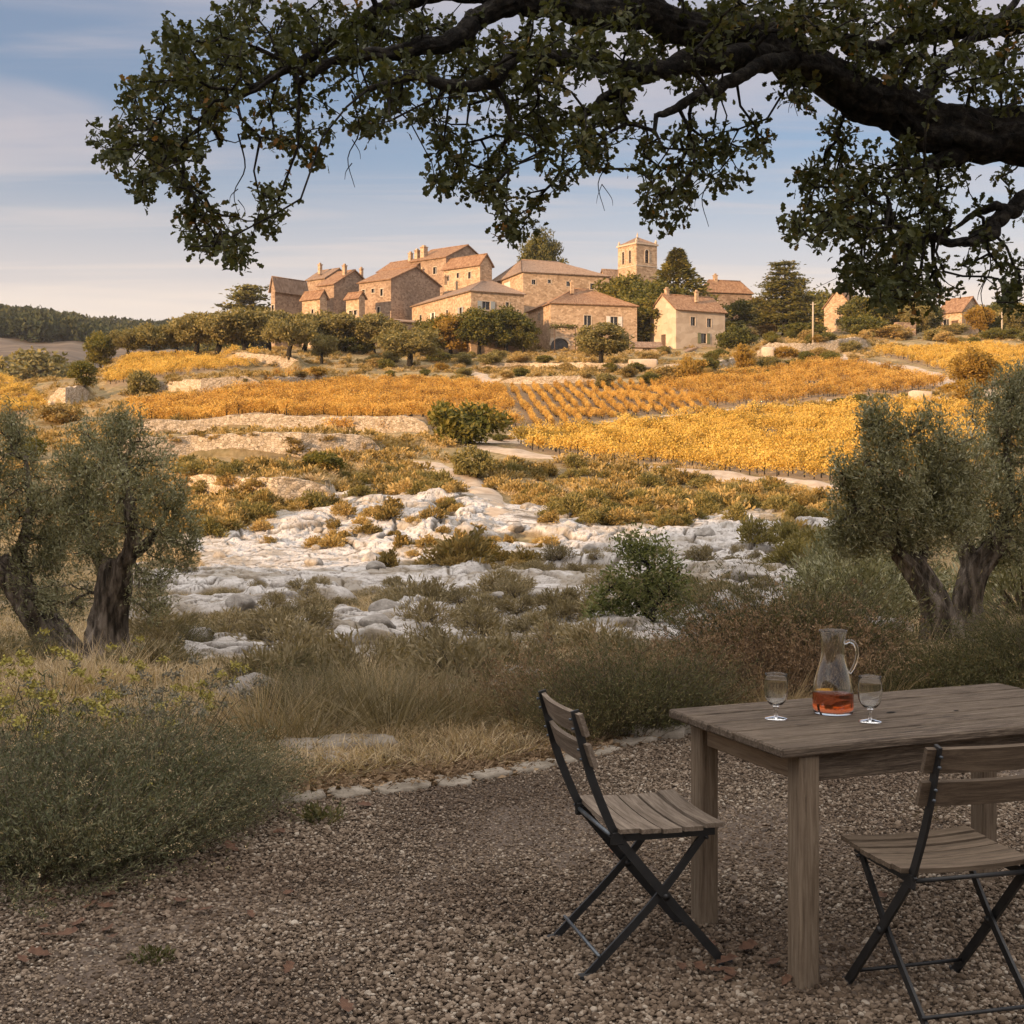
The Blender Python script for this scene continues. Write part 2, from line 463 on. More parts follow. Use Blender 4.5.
# polygons in the photograph that say what grows where (projected to the ground)
VINES = {
    'A1': [(132, 405), (230, 394), (330, 385), (430, 384), (497, 389), (520, 428), (430, 427), (140, 420)],
    'A2': [(497, 390), (560, 387), (650, 384), (720, 408), (640, 416), (530, 431)],
    'A3': [(650, 384), (760, 373), (832, 362), (948, 385), (935, 392), (720, 409)],
    'B': [(517, 441), (700, 421), (880, 406), (992, 410), (988, 476), (840, 484), (700, 469), (560, 456), (517, 449)],
    'C': [(105, 376), (140, 359), (250, 355), (264, 362), (200, 373), (110, 387)],
    'D': [(-60, 388), (20, 389), (48, 405), (25, 416), (-60, 425)],
    'D2': [(-60, 383), (0, 379), (62, 369), (62, 376), (0, 386)],
    'E': [(872, 353), (960, 349), (1080, 346), (1080, 378), (965, 386), (945, 371)],
}
ROCK = [(130, 566), (205, 549), (255, 530), (300, 516), (335, 502), (420, 494), (490, 508), (520, 522), (570, 520), (620, 542), (690, 530), (745, 500), (800, 520), (860, 545),
        (900, 640), (830, 655), (700, 665), (560, 658), (470, 662), (400, 668), (330, 690), (240, 698), (190, 690), (140, 655)]

m_ground, nt, out = nmat('dry_ground')
pos = coords(nt, 'pos')
big = noise(nt, pos, .35, 4); mid = noise(nt, pos, 2.2, 6, .65); fine = noise(nt, pos, 14, 6, .7)
earth = ramp(nt, mid, [(.3, (.09, .066, .04)), (.5, (.20, .152, .092)), (.7, (.34, .275, .175))])
straw = ramp(nt, mid, [(.28, (.15, .11, .052)), (.48, (.32, .235, .115)), (.7, (.46, .36, .2))])
green = ramp(nt, fine, [(.3, (.05, .055, .02)), (.7, (.13, .12, .05))])
vsoil = ramp(nt, mid, [(.3, (.17, .115, .065)), (.7, (.30, .215, .125))])
at = N(nt, 'ShaderNodeAttribute', attribute_name='straw').outputs['Fac']
av = N(nt, 'ShaderNodeAttribute', attribute_name='vine').outputs['Fac']
col = mixc(nt, at, earth, straw)
gfac = N(nt, 'ShaderNodeMapRange', {0: big, 1: .47, 2: .66, 3: 0.0, 4: .6}).outputs[0]
huge = noise(nt, pos, .09, 5, .6)
col = mixc(nt, N(nt, 'ShaderNodeMapRange', {0: huge, 1: .42, 2: .62, 3: 0.0, 4: .65}).outputs[0], col, (.15, .105, .055))
col = mixc(nt, gfac, col, green)
col = mixc(nt, av, col, vsoil)
hb = N(nt, 'ShaderNodeMath', {0: mid, 1: fine}, operation='ADD').outputs[0]
bmp = N(nt, 'ShaderNodeBump', {'Height': hb, 'Strength': .7, 'Distance': .08})
pr = N(nt, 'ShaderNodeBsdfPrincipled', {'Base Color': col, 'Roughness': .95, 'Specular IOR Level': .15, 'Normal': bmp.outputs[0]})
nt.links.new(pr.outputs[0], out.inputs[0])

yr = np.concatenate([np.linspace(-70, 6, 40)[:-1], np.exp(np.linspace(math.log(6), math.log(420), 520))])
uc = np.concatenate([np.linspace(-2.2, -.5, 50)[:-1], np.linspace(-.5, .5, 380), np.linspace(.5, 2.2, 50)[1:]])
gy = np.repeat(yr[:, None], len(uc), 1); gx = uc[None] * np.maximum(gy, 9.0)
gz = terr(gx, gy)
gz = np.where(gy < 8.2, np.minimum(gz, -.004), gz)
me = make_mesh('terrain', np.stack([gx, gy, gz], -1).reshape(-1, 3), [grid_faces(len(yr), len(uc))], [m_ground], True)
gpx, gpy = pix(gx, np.maximum(gy, 1), gz)
vf = np.zeros(gx.shape)
for p in VINES.values(): vf = np.maximum(vf, (inside(p, gpx, gpy) & (gy > 60)).astype(float))
sf = np.clip(sstep(50, 62, gy) * .85 + .25 * sstep(8, 11, gy) + .35 * fbm(gx * .15, gy * .15, 8, 3), 0, 1)
for nm, arr in (('vine', vf), ('straw', sf)):
    a = me.attributes.new(nm, 'FLOAT', 'POINT'); a.data.foreach_set('value', arr.astype(np.float32).ravel())
struct(link('terrain', me))

# unseen hill behind left, added and its crest shaped to shade the valley floor
_t = np.linspace(-200, -45, 60); _u = np.linspace(-86, 190, 340)
TT, UU = np.meshgrid(_t, _u, indexing='ij')
SHADE_HILL_T = -95.0
prof = np.exp(-((TT - SHADE_HILL_T) / 30) ** 2)
along = sstep(-80, -62, UU) * (1 - sstep(140, 185, UU))
HH = 22.2 + 8.9 * sstep(-40.6, -38.4, UU)
hz_ = -3 + (HH + 3 + .8 * fbm(UU * .25, TT * .25, 5, 3)) * prof * along
_sa, _ca = math.sin(rad(SUN_AZ)), math.cos(rad(SUN_AZ)); hx = TT * _sa + UU * _ca; hy = TT * _ca - UU * _sa
struct(link('shade_hill', make_mesh('shade_hill', np.stack([hx, hy, hz_], -1).reshape(-1, 3), [grid_faces(*TT.shape)], [m_ground], True)))

# ------------------------------------------------------------------ limestone river bed
m_rock, nt, out = nmat('limestone')
pos = coords(nt, 'pos')
n1 = noise(nt, pos, .9, 6, .6, .4); n2 = noise(nt, pos, 6.0, 6, .7)
colr = ramp(nt, n1, [(.28, (.38, .34, .30)), (.45, (.60, .56, .515)), (.7, (.76, .735, .70))])
stain = N(nt, 'ShaderNodeMapRange', {0: n2, 1: .47, 2: .70, 3: 0.0, 4: .75}).outputs[0]
colr = mixc(nt, stain, colr, (.27, .235, .185))
crk = N(nt, 'ShaderNodeAttribute', attribute_name='crack').outputs['Fac']
colr = mixc(nt, crk, colr, (.13, .105, .075))
sg = N(nt, 'ShaderNodeAttribute', attribute_name='soil').outputs['Fac']
colr = mixc(nt, sg, colr, ramp(nt, n2, [(.3, (.15, .115, .065)), (.7, (.33, .26, .16))]))
bp = N(nt, 'ShaderNodeBump', {'Height': n2, 'Strength': 1.0, 'Distance': .14})
pr = N(nt, 'ShaderNodeBsdfPrincipled', {'Base Color': colr, 'Roughness': .9, 'Specular IOR Level': .2, 'Normal': bp.outputs[0]})
nt.links.new(pr.outputs[0], out.inputs[0])

ry = np.exp(np.linspace(math.log(17.5), math.log(92), 820)); ru = np.linspace(-.33, .36, 860)
rx = ru[None] * ry[:, None]; rY = np.repeat(ry[:, None], len(ru), 1)
tzr = terr(rx, rY); rpx, rpy = pix(rx, rY, tzr)
edge = 26 * fbm(rx * .28, rY * .28, 21, 4)
msk = np.zeros(rx.shape)
for k, off in enumerate((-22, -12, 0, 12, 22)):
    msk += inside(ROCK, rpx + edge * 1.2, rpy + edge * .6 * np.sign(rpy - 580) + off * np.sign(rpy - 580)) / 5.0
holes = fbm(rx * .30 + 7, rY * .24, 44, 4)                       # pockets of soil between the slabs
flat = np.zeros(rx.shape)
for k in range(-4, 5): flat += inside([(195, 550), (330, 552), (420, 573), (470, 588), (400, 596), (205, 571)], rpx, rpy + 2.2 * k + 4 * fbm(rx * .5, rY * .5, 2, 2)) / 9.0
bank = sstep(47, 60, rY)
lim = .02 - .20 * bank - .05 * sstep(640, 760, rpx) * bank
open_ = sstep(lim - .05, lim + .55, holes + .25 * flat + .24 * sstep(20, 28, rY) + .22 * sstep(33, 46, rY))
msk = msk * np.maximum(open_, flat * .9)
wx = rx + .5 * fbm(rx * .5, rY * .5, 31, 3); wy = rY + .5 * fbm(rx * .5, rY * .5, 37, 3)
sx = 1.9 + 1.0 * bank; sy = 1.5 + 1.2 * bank
f1, f2, cid, ax_, ay_ = worley(wx / sx, wy / sy, 11)
g1, g2, cid2, bx_, by_ = worley(wx / .62 + 3, wy / .55, 19)
e1 = f2 - f1; e2 = g2 - g1
# bedded limestone: a rolling surface cut into thin ledges, then split by joints
macro = .30 * fbm(wx * .16, wy * .13, 81, 4) + .30 * bank * fbm(wx * .28 + 4, wy * .22, 83, 3) + .10 * cid + (cid - .5) * .16 * ax_ * sx
STP = .11 + .05 * bank
qv = macro / STP + .30 * fbm(rx * .8, rY * .8, 85, 3); fl_ = np.floor(qv); fr = qv - fl_
slab = STP * (fl_ + sstep(.74, .98, fr)) + .20 + .10 * bank
slab = slab - (.13 + .08 * bank) * (1 - sstep(.0, .085, e1)) - .05 * (1 - sstep(0, .09, e2)) + .075 * (cid2 - .4) + (cid2 - .5) * .10 * bx_
slab += .035 * fbm(rx * 3.1, rY * 2.4, 51, 4) + .05 * bank * np.abs(fbm(rx * .9, rY * .9, 55, 4))
slab = np.maximum(slab, .02)
flath = .05 + .05 * fbm(rx * 1.2, rY * 1.2, 61, 4) - .04 * (1 - sstep(0, .14, e2)) + .05 * (cid2 - .5)
slab = slab * (1 - flat) + flath * flat
rz = tzr + msk * (slab + .10) - .30 * (1 - sstep(.0, .30, msk)) + .03
me = make_mesh('riverbed', np.stack([rx, rY, rz], -1).reshape(-1, 3), [grid_faces(*rx.shape)], [m_rock], True)
crack = np.maximum((1 - sstep(.02, .085, e1)), .85 * (1 - sstep(.02, .085, e2)) * (1 - .5 * flat)) * .9
soil = 1 - sstep(.25, .6, msk) * .999
soil = np.maximum(soil, sstep(.05, .6, fbm(rx * .9, rY * .7, 71, 4)) * .6 * (1 - .3 * bank))
for nm, arr in (('crack', crack), ('soil', soil)):
    a = me.attributes.new(nm, 'FLOAT', 'POINT'); a.data.foreach_set('value', np.clip(arr, 0, 1).astype(np.float32).ravel())
struct(link('riverbed', me))
def surf(x, y):
    """terrain or rock, whichever is on top, for setting plants"""
    z = tz(x, y)
    if 17.5 < y < 92 and -.33 < x / y < .36:
        i = int(np.clip(np.searchsorted(ry, y), 0, len(ry) - 1)); j = int(np.clip((x / y + .33) / .69 * (len(ru) - 1), 0, len(ru) - 1))
        z = max(z, float(rz[i, j]))
    return z
def rockiness(x, y):
    if 17.5 < y < 92 and -.33 < x / y < .36:
        i = int(np.clip(np.searchsorted(ry, y), 0, len(ry) - 1)); j = int(np.clip((x / y + .33) / .69 * (len(ru) - 1), 0, len(ru) - 1))
        return float(msk[i, j])
    return 0.0

# ------------------------------------------------------------------ tracks
m_track = simple('pale_earth', [(.3, (.33, .245, .17)), (.55, (.47, .375, .275)), (.75, (.58, .49, .38))], 1.2, .95, .5, 9.0, 'pos', dist=.05)
TRACKS = []
def track(name, pts, width, lift=.05):
    q = np.array([hit(a, b)[:2] for a, b in pts]); q = smooth_path(q, 14); TRACKS.append((q, width))
    t = np.gradient(q, axis=0); t /= np.linalg.norm(t, axis=1, keepdims=True) + 1e-9
    nrm = np.stack([-t[:, 1], t[:, 0]], 1); V = []
    for k in range(9):
        o_ = (k / 8 - .5) * width
        p = q + nrm * o_ * (1 + .25 * vnoise(np.arange(len(q)) * .35, np.full(len(q), k // 5 * 7.0), 4))[:, None]
        V.append(np.column_stack([p, terr(p[:, 0], p[:, 1]) + (.03 + (lift - .03) * np.minimum(1, 6 * np.minimum(np.linspace(0, 1, len(q)), 1 - np.linspace(0, 1, len(q))))) * (1 - (abs(k - 4) / 4) ** 4 * 1.4)]))
    V = np.stack(V, 1)
    return struct(link(name, make_mesh(name, V.reshape(-1, 3), [grid_faces(V.shape[0], V.shape[1])], [m_track], True)))
track('footpath', [(425, 462), (447, 472), (468, 484), (484, 498), (496, 514), (500, 528)], 2.3, .16)
track('dirt_road', [(470, 446), (520, 453), (580, 461), (660, 470), (740, 480), (840, 491), (960, 500)], 3.4, .10)
track('dirt_road', [(480, 443), (540, 433), (620, 425), (700, 416), (800, 406), (900, 399), (985, 397)], 4.0, .10)
track('dirt_road', [(828, 356), (858, 360), (890, 366), (925, 375), (950, 386), (985, 397)], 5.0, .10)
track('footpath', [(470, 372), (482, 376), (492, 384), (497, 392)], 2.4, .10)

def on_track(x, y, extra=0.0):
    x, y = np.asarray(x, float), np.asarray(y, float); r = np.zeros(x.shape, bool)
    for q, w in TRACKS:
        d2 = np.min((x[:, None] - q[None, :, 0]) ** 2 + (y[:, None] - q[None, :, 1]) ** 2, axis=1); r |= d2 < (w / 2 + extra) ** 2
    return r

# ------------------------------------------------------------------ dry stone walls
m_wall, nt, out = nmat('dry_stone')
pos = coords(nt, 'pos')
wv = N(nt, 'ShaderNodeMapping', {0: pos, 'Scale': (1, 1, 1.7)}).outputs[0]
vo = N(nt, 'ShaderNodeTexVoronoi', {'Vector': wv, 'Scale': 4.2, 'Randomness': .9}); ve = N(nt, 'ShaderNodeTexVoronoi', {'Vector': wv, 'Scale': 4.2, 'Randomness': .9}, feature='DISTANCE_TO_EDGE')
sc_ = N(nt, 'ShaderNodeSeparateColor', {0: vo.outputs['Color']}).outputs[0]
cw = ramp(nt, sc_, [(0, (.36, .29, .20)), (.5, (.50, .415, .31)), (1, (.62, .53, .42))])
gap = N(nt, 'ShaderNodeMapRange', {0: ve.outputs['Distance'], 1: 0.0, 2: .09, 3: .92, 4: 0.0}).outputs[0]
cw = mixc(nt, gap, cw, (.10, .08, .055))
pr = N(nt, 'ShaderNodeBsdfPrincipled', {'Base Color': cw, 'Roughness': .95, 'Specular IOR Level': .15, 'Normal': N(nt, 'ShaderNodeBump', {'Height': ve.outputs['Distance'], 'Strength': .5, 'Distance': .05}).outputs[0]})
nt.links.new(pr.outputs[0], out.inputs[0])
def stone_wall(label, q, h, name='stone_wall', group=None, thick=.6, rough=.07):
    pth = np.array([[a[0], a[1]] for a in q]); seg = np.linalg.norm(np.diff(pth, axis=0), axis=1); L = seg.sum()
    n = max(6, int(L / .35)); s = np.concatenate([[0], np.cumsum(seg)])
    xs = np.interp(np.linspace(0, L, n), s, pth[:, 0]); ys = np.interp(np.linspace(0, L, n), s, pth[:, 1])
    g0 = base_z(xs, ys); kk = min(15, n // 2 * 2 - 1); g0 = np.convolve(np.pad(g0, kk // 2, mode='edge'), np.ones(kk) / kk, 'valid')
    t = np.gradient(np.stack([xs, ys], 1), axis=0); t /= np.linalg.norm(t, axis=1, keepdims=True) + 1e-9
    nr = np.stack([t[:, 1], -t[:, 0]], 1); nr *= np.where(nr[:, 1:2] > 0, -1, 1)
    ends = np.minimum(np.minimum(np.linspace(0, L, n), L - np.linspace(0, L, n)) / 2.0, 1) ** .5
    top = h * (1 + .04 * fbm(np.arange(n) * .23, np.zeros(n), 5, 3) + .03 * R.normal(size=n)) * (.35 + .65 * ends)
    m = max(4, int(h / .28) + 2); rows = []
    for k in range(m):
        f = k / (m - 1)
        off = .10 * (1 - f) + rough * R.uniform(-.5, .5, n)
        rows.append(np.column_stack([xs + nr[:, 0] * off, ys + nr[:, 1] * off, g0 - .35 + (top + .35) * f]))
    for o2, dz in ((-thick * .5, .04), (-thick, -.02), (-thick, -h - .35)):
        rows.append(np.column_stack([xs + nr[:, 0] * o2, ys + nr[:, 1] * o2, g0 + top + dz]))
    V = np.stack(rows, 0)
    mb = MB().add(V.reshape(-1, 3), [grid_faces(V.shape[0], n)])
    o = mb.obj(name, m_wall); return tag(o, label, 'stone wall', group)
for lab, q, h in _wl: stone_wall(lab, q, h)

# ------------------------------------------------------------------ thin evening haze
hm = bpy.data.materials.new('haze_air'); hm.use_nodes = True; hm.node_tree.nodes.clear()
_ho = hm.node_tree.nodes.new('ShaderNodeOutputMaterial'); _hv = hm.node_tree.nodes.new('ShaderNodeVolumePrincipled')
_hv.inputs['Color'].default_value = (.86, .89, .95, 1); _hv.inputs['Density'].default_value = HAZE
hm.node_tree.links.new(_hv.outputs[0], _ho.inputs['Volume'])
V, Fq = box_geo((4400, 2500, 152))
stuff(link('haze', make_mesh('haze', V + [0, 800, 70], Fq, [hm])))

# ------------------------------------------------------------------ far wooded hills
CR = [(-900, 304), (-200, 308), (0, 316), (40, 318), (85, 327), (130, 330), (200, 331), (300, 336), (500, 342), (1024, 342), (1900, 336)]
FT = [(-900, 338), (0, 334), (60, 338), (90, 345), (130, 352), (1900, 352)]
m_far = simple('far_fields', [(.3, (.065, .052, .038)), (.5, (.12, .09, .065)), (.7, (.19, .145, .10))], .02, .95, .0, 1.0, 'pos', stretch=(1, 4, 1))
def far_z(px, d):
    px, d = np.asarray(px, float), np.asarray(d, float)
    cr = np.interp(px, *zip(*CR)); ft = np.interp(px, *zip(*FT))
    row = np.interp(d, [330, 430, 640], [0, 1, 2])
    y = np.where(d < 430, 420 + (378 - 420) * (d - 330) / 100, np.where(d < 640, 378 + (ft - 378) * (d - 430) / 210, ft + (cr - ft) * np.clip((d - 640) / 420, 0, 1) ** .8))
    z = EYE - (y - YH) * d / F
    return np.where(d > 1060, EYE - (cr - YH) * 1060 / F - (d - 1060) * .25, z)
fd = np.concatenate([np.linspace(330, 1060, 90), np.linspace(1080, 1900, 14)]); fp = np.linspace(-900, 1900, 200)
FD, FP = np.meshgrid(fd, fp, indexing='ij')
fz = far_z(FP, FD) + 2.5 * fbm(FP * .02, FD * .02, 3, 4)
struct(link('far_hills', make_mesh('far_hills', np.stack([(FP - 512) / F * FD, FD, fz], -1).reshape(-1, 3), [grid_faces(*FD.shape)], [m_far], True)))
# ------------------------------------------------------------------ plants: building blocks
def unit(v): return v / (np.linalg.norm(v, axis=-1, keepdims=True) + 1e-9)
def rdir(n, up=0.0):
    v = R.normal(size=(n, 3)); v[:, 2] += up
    return unit(v)
def leaf_geo(p, axis, ln, wr=.5, fold=.12, nrm=None):
    """pointed leaves, 4 corners each"""
    n = len(p); ln = np.broadcast_to(ln, (n,))[:, None]
    side = unit(np.cross(axis, rdir(n) if nrm is None else nrm)); up = np.cross(side, axis)
    V = np.stack([p, p + axis * ln * .5 + side * ln * wr * .5 + up * ln * fold, p + axis * ln, p + axis * ln * .5 - side * ln * wr * .5 + up * ln * fold], 1)
    return V.reshape(-1, 3), [np.arange(n * 4).reshape(n, 4)]
_oak = [(0, 0), (.18, .05), (.30, .17), (.42, .12), (.58, .27), (.72, .17), (.88, .22), (1, 0)]
OAK = np.array(_oak + [(a, -b) for a, b in _oak[-2:0:-1]])
def oakleaf_geo(p, axis, ln, nrm=None):
    n = len(p); k = len(OAK); ln = np.broadcast_to(ln, (n,))[:, None, None]
    side = unit(np.cross(axis, rdir(n) if nrm is None else nrm)); up = np.cross(side, axis)
    cv = R.uniform(-.5, .5, (n, 1, 1))
    V = p[:, None] + ln * (axis[:, None] * OAK[None, :, :1] + side[:, None] * OAK[None, :, 1:] * 1.15 + up[:, None] * (cv * OAK[None, :, :1] ** 2 + .6 * np.abs(OAK[None, :, 1:])))
    return V.reshape(-1, 3), [np.arange(n * k).reshape(n, k)]
def blade_geo(p, d, ln, w, bend, seg=3):
    """curved ribbons: n blades of seg pieces and a pointed tip"""
    n = len(p); ln = np.broadcast_to(ln, (n,)); w = np.broadcast_to(w, (n,)); bend = np.broadcast_to(bend, (n,))
    hor = d.copy(); hor[:, 2] = 0; hor = unit(hor + 1e-6 * R.normal(size=(n, 3)))
    side = unit(np.cross(d, np.array([0, 0, 1.0]) + .5 * R.normal(size=(n, 3)))) 
    V = []
    for k in range(seg + 1):
        t = k / seg
        c = p + d * (ln * t)[:, None] + hor * (ln * bend * t * t)[:, None]; c[:, 2] -= ln * np.abs(bend) * t * t * .45
        if k < seg: V += [c - side * (w * (1 - .6 * t) / 2)[:, None], c + side * (w * (1 - .6 * t) / 2)[:, None]]
        else: V.append(c)
    V = np.stack(V, 1); m = V.shape[1]; b = np.arange(n)[:, None] * m
    q = np.concatenate([b + np.array([2 * k, 2 * k + 1, 2 * k + 3, 2 * k + 2]) for k in range(seg - 1)])
    t3 = b + np.array([2 * seg - 2, 2 * seg - 1, 2 * seg])
    return V.reshape(-1, 3), [q, t3]

def mst(roots, targets, path_pen=.25):
    """grow twigs: each target joins the nearest grown node. roots: (n,3); returns nodes, parents (-1 for roots)"""
    nodes = np.zeros((len(roots) + 2 * len(targets), 3)); par = np.full(len(nodes), -1); pl = np.zeros(len(nodes))
    nodes[:len(roots)] = roots; n = len(roots)
    d0 = np.min(np.linalg.norm(targets[:, None] - roots[None], axis=2), axis=1)
    for k in np.argsort(d0):
        t = targets[k]
        dd = np.linalg.norm(nodes[:n] - t, axis=1); j = int(np.argmin(dd + path_pen * pl[:n]))
        mid = (nodes[j] + t) / 2 + R.normal(size=3) * dd[j] * .10
        nodes[n] = mid; par[n] = j; pl[n] = pl[j] + dd[j] / 2
        nodes[n + 1] = t; par[n + 1] = n; pl[n + 1] = pl[j] + dd[j]; n += 2
    return nodes, par
def twig_geo(nodes, par, nroot, r0=.004, pw=.5, sides=4):
    cnt = np.ones(len(nodes))
    for k in range(len(nodes) - 1, nroot - 1, -1): cnt[par[k]] += cnt[k]
    ks = np.arange(nroot, len(nodes)); a = nodes[par[ks]]; b = nodes[ks]
    rb = r0 * cnt[ks] ** pw; ra = np.where(par[ks] >= nroot, r0 * cnt[par[ks]] ** pw, rb * 1.25); ra = np.minimum(ra, rb * 1.8)
    t = unit(b - a); s = unit(np.cross(t, [.3, .2, .9])); u = np.cross(s, t)
    an = np.arange(sides) / sides * 2 * math.pi
    ring = lambda c, r: c[:, None] + r[:, None, None] * (s[:, None] * np.cos(an)[None, :, None] + u[:, None] * np.sin(an)[None, :, None])
    V = np.concatenate([ring(a - t * ra[:, None] * .5, ra), ring(b, rb)], 1); m = 2 * sides
    base = (np.arange(len(ks)) * m)[:, None]; j = np.arange(sides); j2 = (j + 1) % sides
    Fq = np.concatenate([base + np.array([x, y, y + sides, x + sides]) for x, y in zip(j, j2)])
    return V.reshape(-1, 3), [Fq]

# bark and leaves
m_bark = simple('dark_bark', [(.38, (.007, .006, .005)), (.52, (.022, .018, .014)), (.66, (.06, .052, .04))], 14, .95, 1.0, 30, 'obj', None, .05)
m_olivebark = simple('olive_bark', [(.38, (.03, .023, .016)), (.5, (.12, .095, .072)), (.64, (.27, .225, .18))], 9, .95, 1.0, 16, 'obj', (1, 1, .25), .08)
m_twig = simple('grey_twigs', [(.3, (.06, .045, .03)), (.7, (.15, .115, .08))], 8, .9, .2)
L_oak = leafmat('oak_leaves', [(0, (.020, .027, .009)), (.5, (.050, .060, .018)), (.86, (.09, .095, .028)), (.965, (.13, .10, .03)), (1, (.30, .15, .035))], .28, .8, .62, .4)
L_olive = leafmat('olive_leaves', [(0, (.075, .078, .036)), (.45, (.19, .188, .092)), (.8, (.31, .30, .17)), (1, (.48, .46, .31))], .18, 1.6, .45, .35)
L_green = leafmat('broad_leaves', [(0, (.036, .044, .010)), (.5, (.10, .105, .022)), (1, (.22, .18, .035))], .28, .25)
L_round = leafmat('fresh_leaves', [(0, (.05, .065, .020)), (.5, (.125, .145, .048)), (1, (.26, .26, .10))], .3, 1.5)
L_far_olive = leafmat('silvery_leaves', [(0, (.08, .078, .026)), (.5, (.19, .165, .055)), (1, (.32, .26, .10))], .25, .25)
L_cedar = leafmat('cedar_needles', [(0, (.03, .038, .011)), (.5, (.10, .098, .022)), (1, (.25, .20, .04))], .15, .2)
L_gold = leafmat('golden_leaves', [(0, (.16, .105, .02)), (.5, (.30, .19, .035)), (1, (.42, .27, .06))], .35, .3)
L_vine = leafmat('vine_leaves', [(0, (.12, .12, .03)), (.25, (.28, .19, .045)), (.5, (.62, .41, .09)), (1, (.78, .58, .18))], .35, .35, .6, .2, .5, .5)
L_vine_or = leafmat('orange_vine_leaves', [(0, (.12, .11, .035)), (.25, (.24, .13, .04)), (.55, (.56, .33, .08)), (1, (.74, .51, .16))], .35, .35, .6, .2, .5, .5)
L_garr = leafmat('scrub_leaves', [(0, (.065, .058, .018)), (.3, (.17, .13, .045)), (.6, (.34, .24, .085)), (1, (.54, .40, .18))], .25, .35, .6, .2, .55, .45)
L_tuft = leafmat('dry_scrub', [(0, (.09, .075, .042)), (.5, (.22, .18, .10)), (1, (.38, .31, .185))], .2, 2.0, .7, .2, .4)
L_lav = leafmat('grey_green_leaves', [(0, (.045, .052, .026)), (.5, (.10, .108, .055)), (.8, (.17, .17, .092)), (1, (.30, .25, .14))], .2, 2.5, .6, .25, .3)
L_ros = leafmat('rosemary_leaves', [(0, (.036, .042, .016)), (.5, (.092, .095, .036)), (.82, (.17, .15, .065)), (1, (.30, .23, .11))], .2, 3.0, .6, .25, .3)
L_straw = leafmat('straw', [(0, (.22, .155, .085)), (.5, (.48, .365, .215)), (1, (.70, .57, .38))], .25, 2.0, .7, .2, .3)
L_rust = leafmat('rusty_stems', [(0, (.10, .062, .036)), (.5, (.24, .155, .09)), (1, (.42, .30, .18))], .2, 2.0, .7, .2, .3)
m_yel = simple('yellow_flowers', [(.3, (.30, .25, .05)), (.7, (.46, .40, .11))], 40, .8, .0)
m_palehead = simple('faded_flower_heads', [(.3, (.16, .145, .10)), (.7, (.30, .275, .20))], 40, .9, .0)

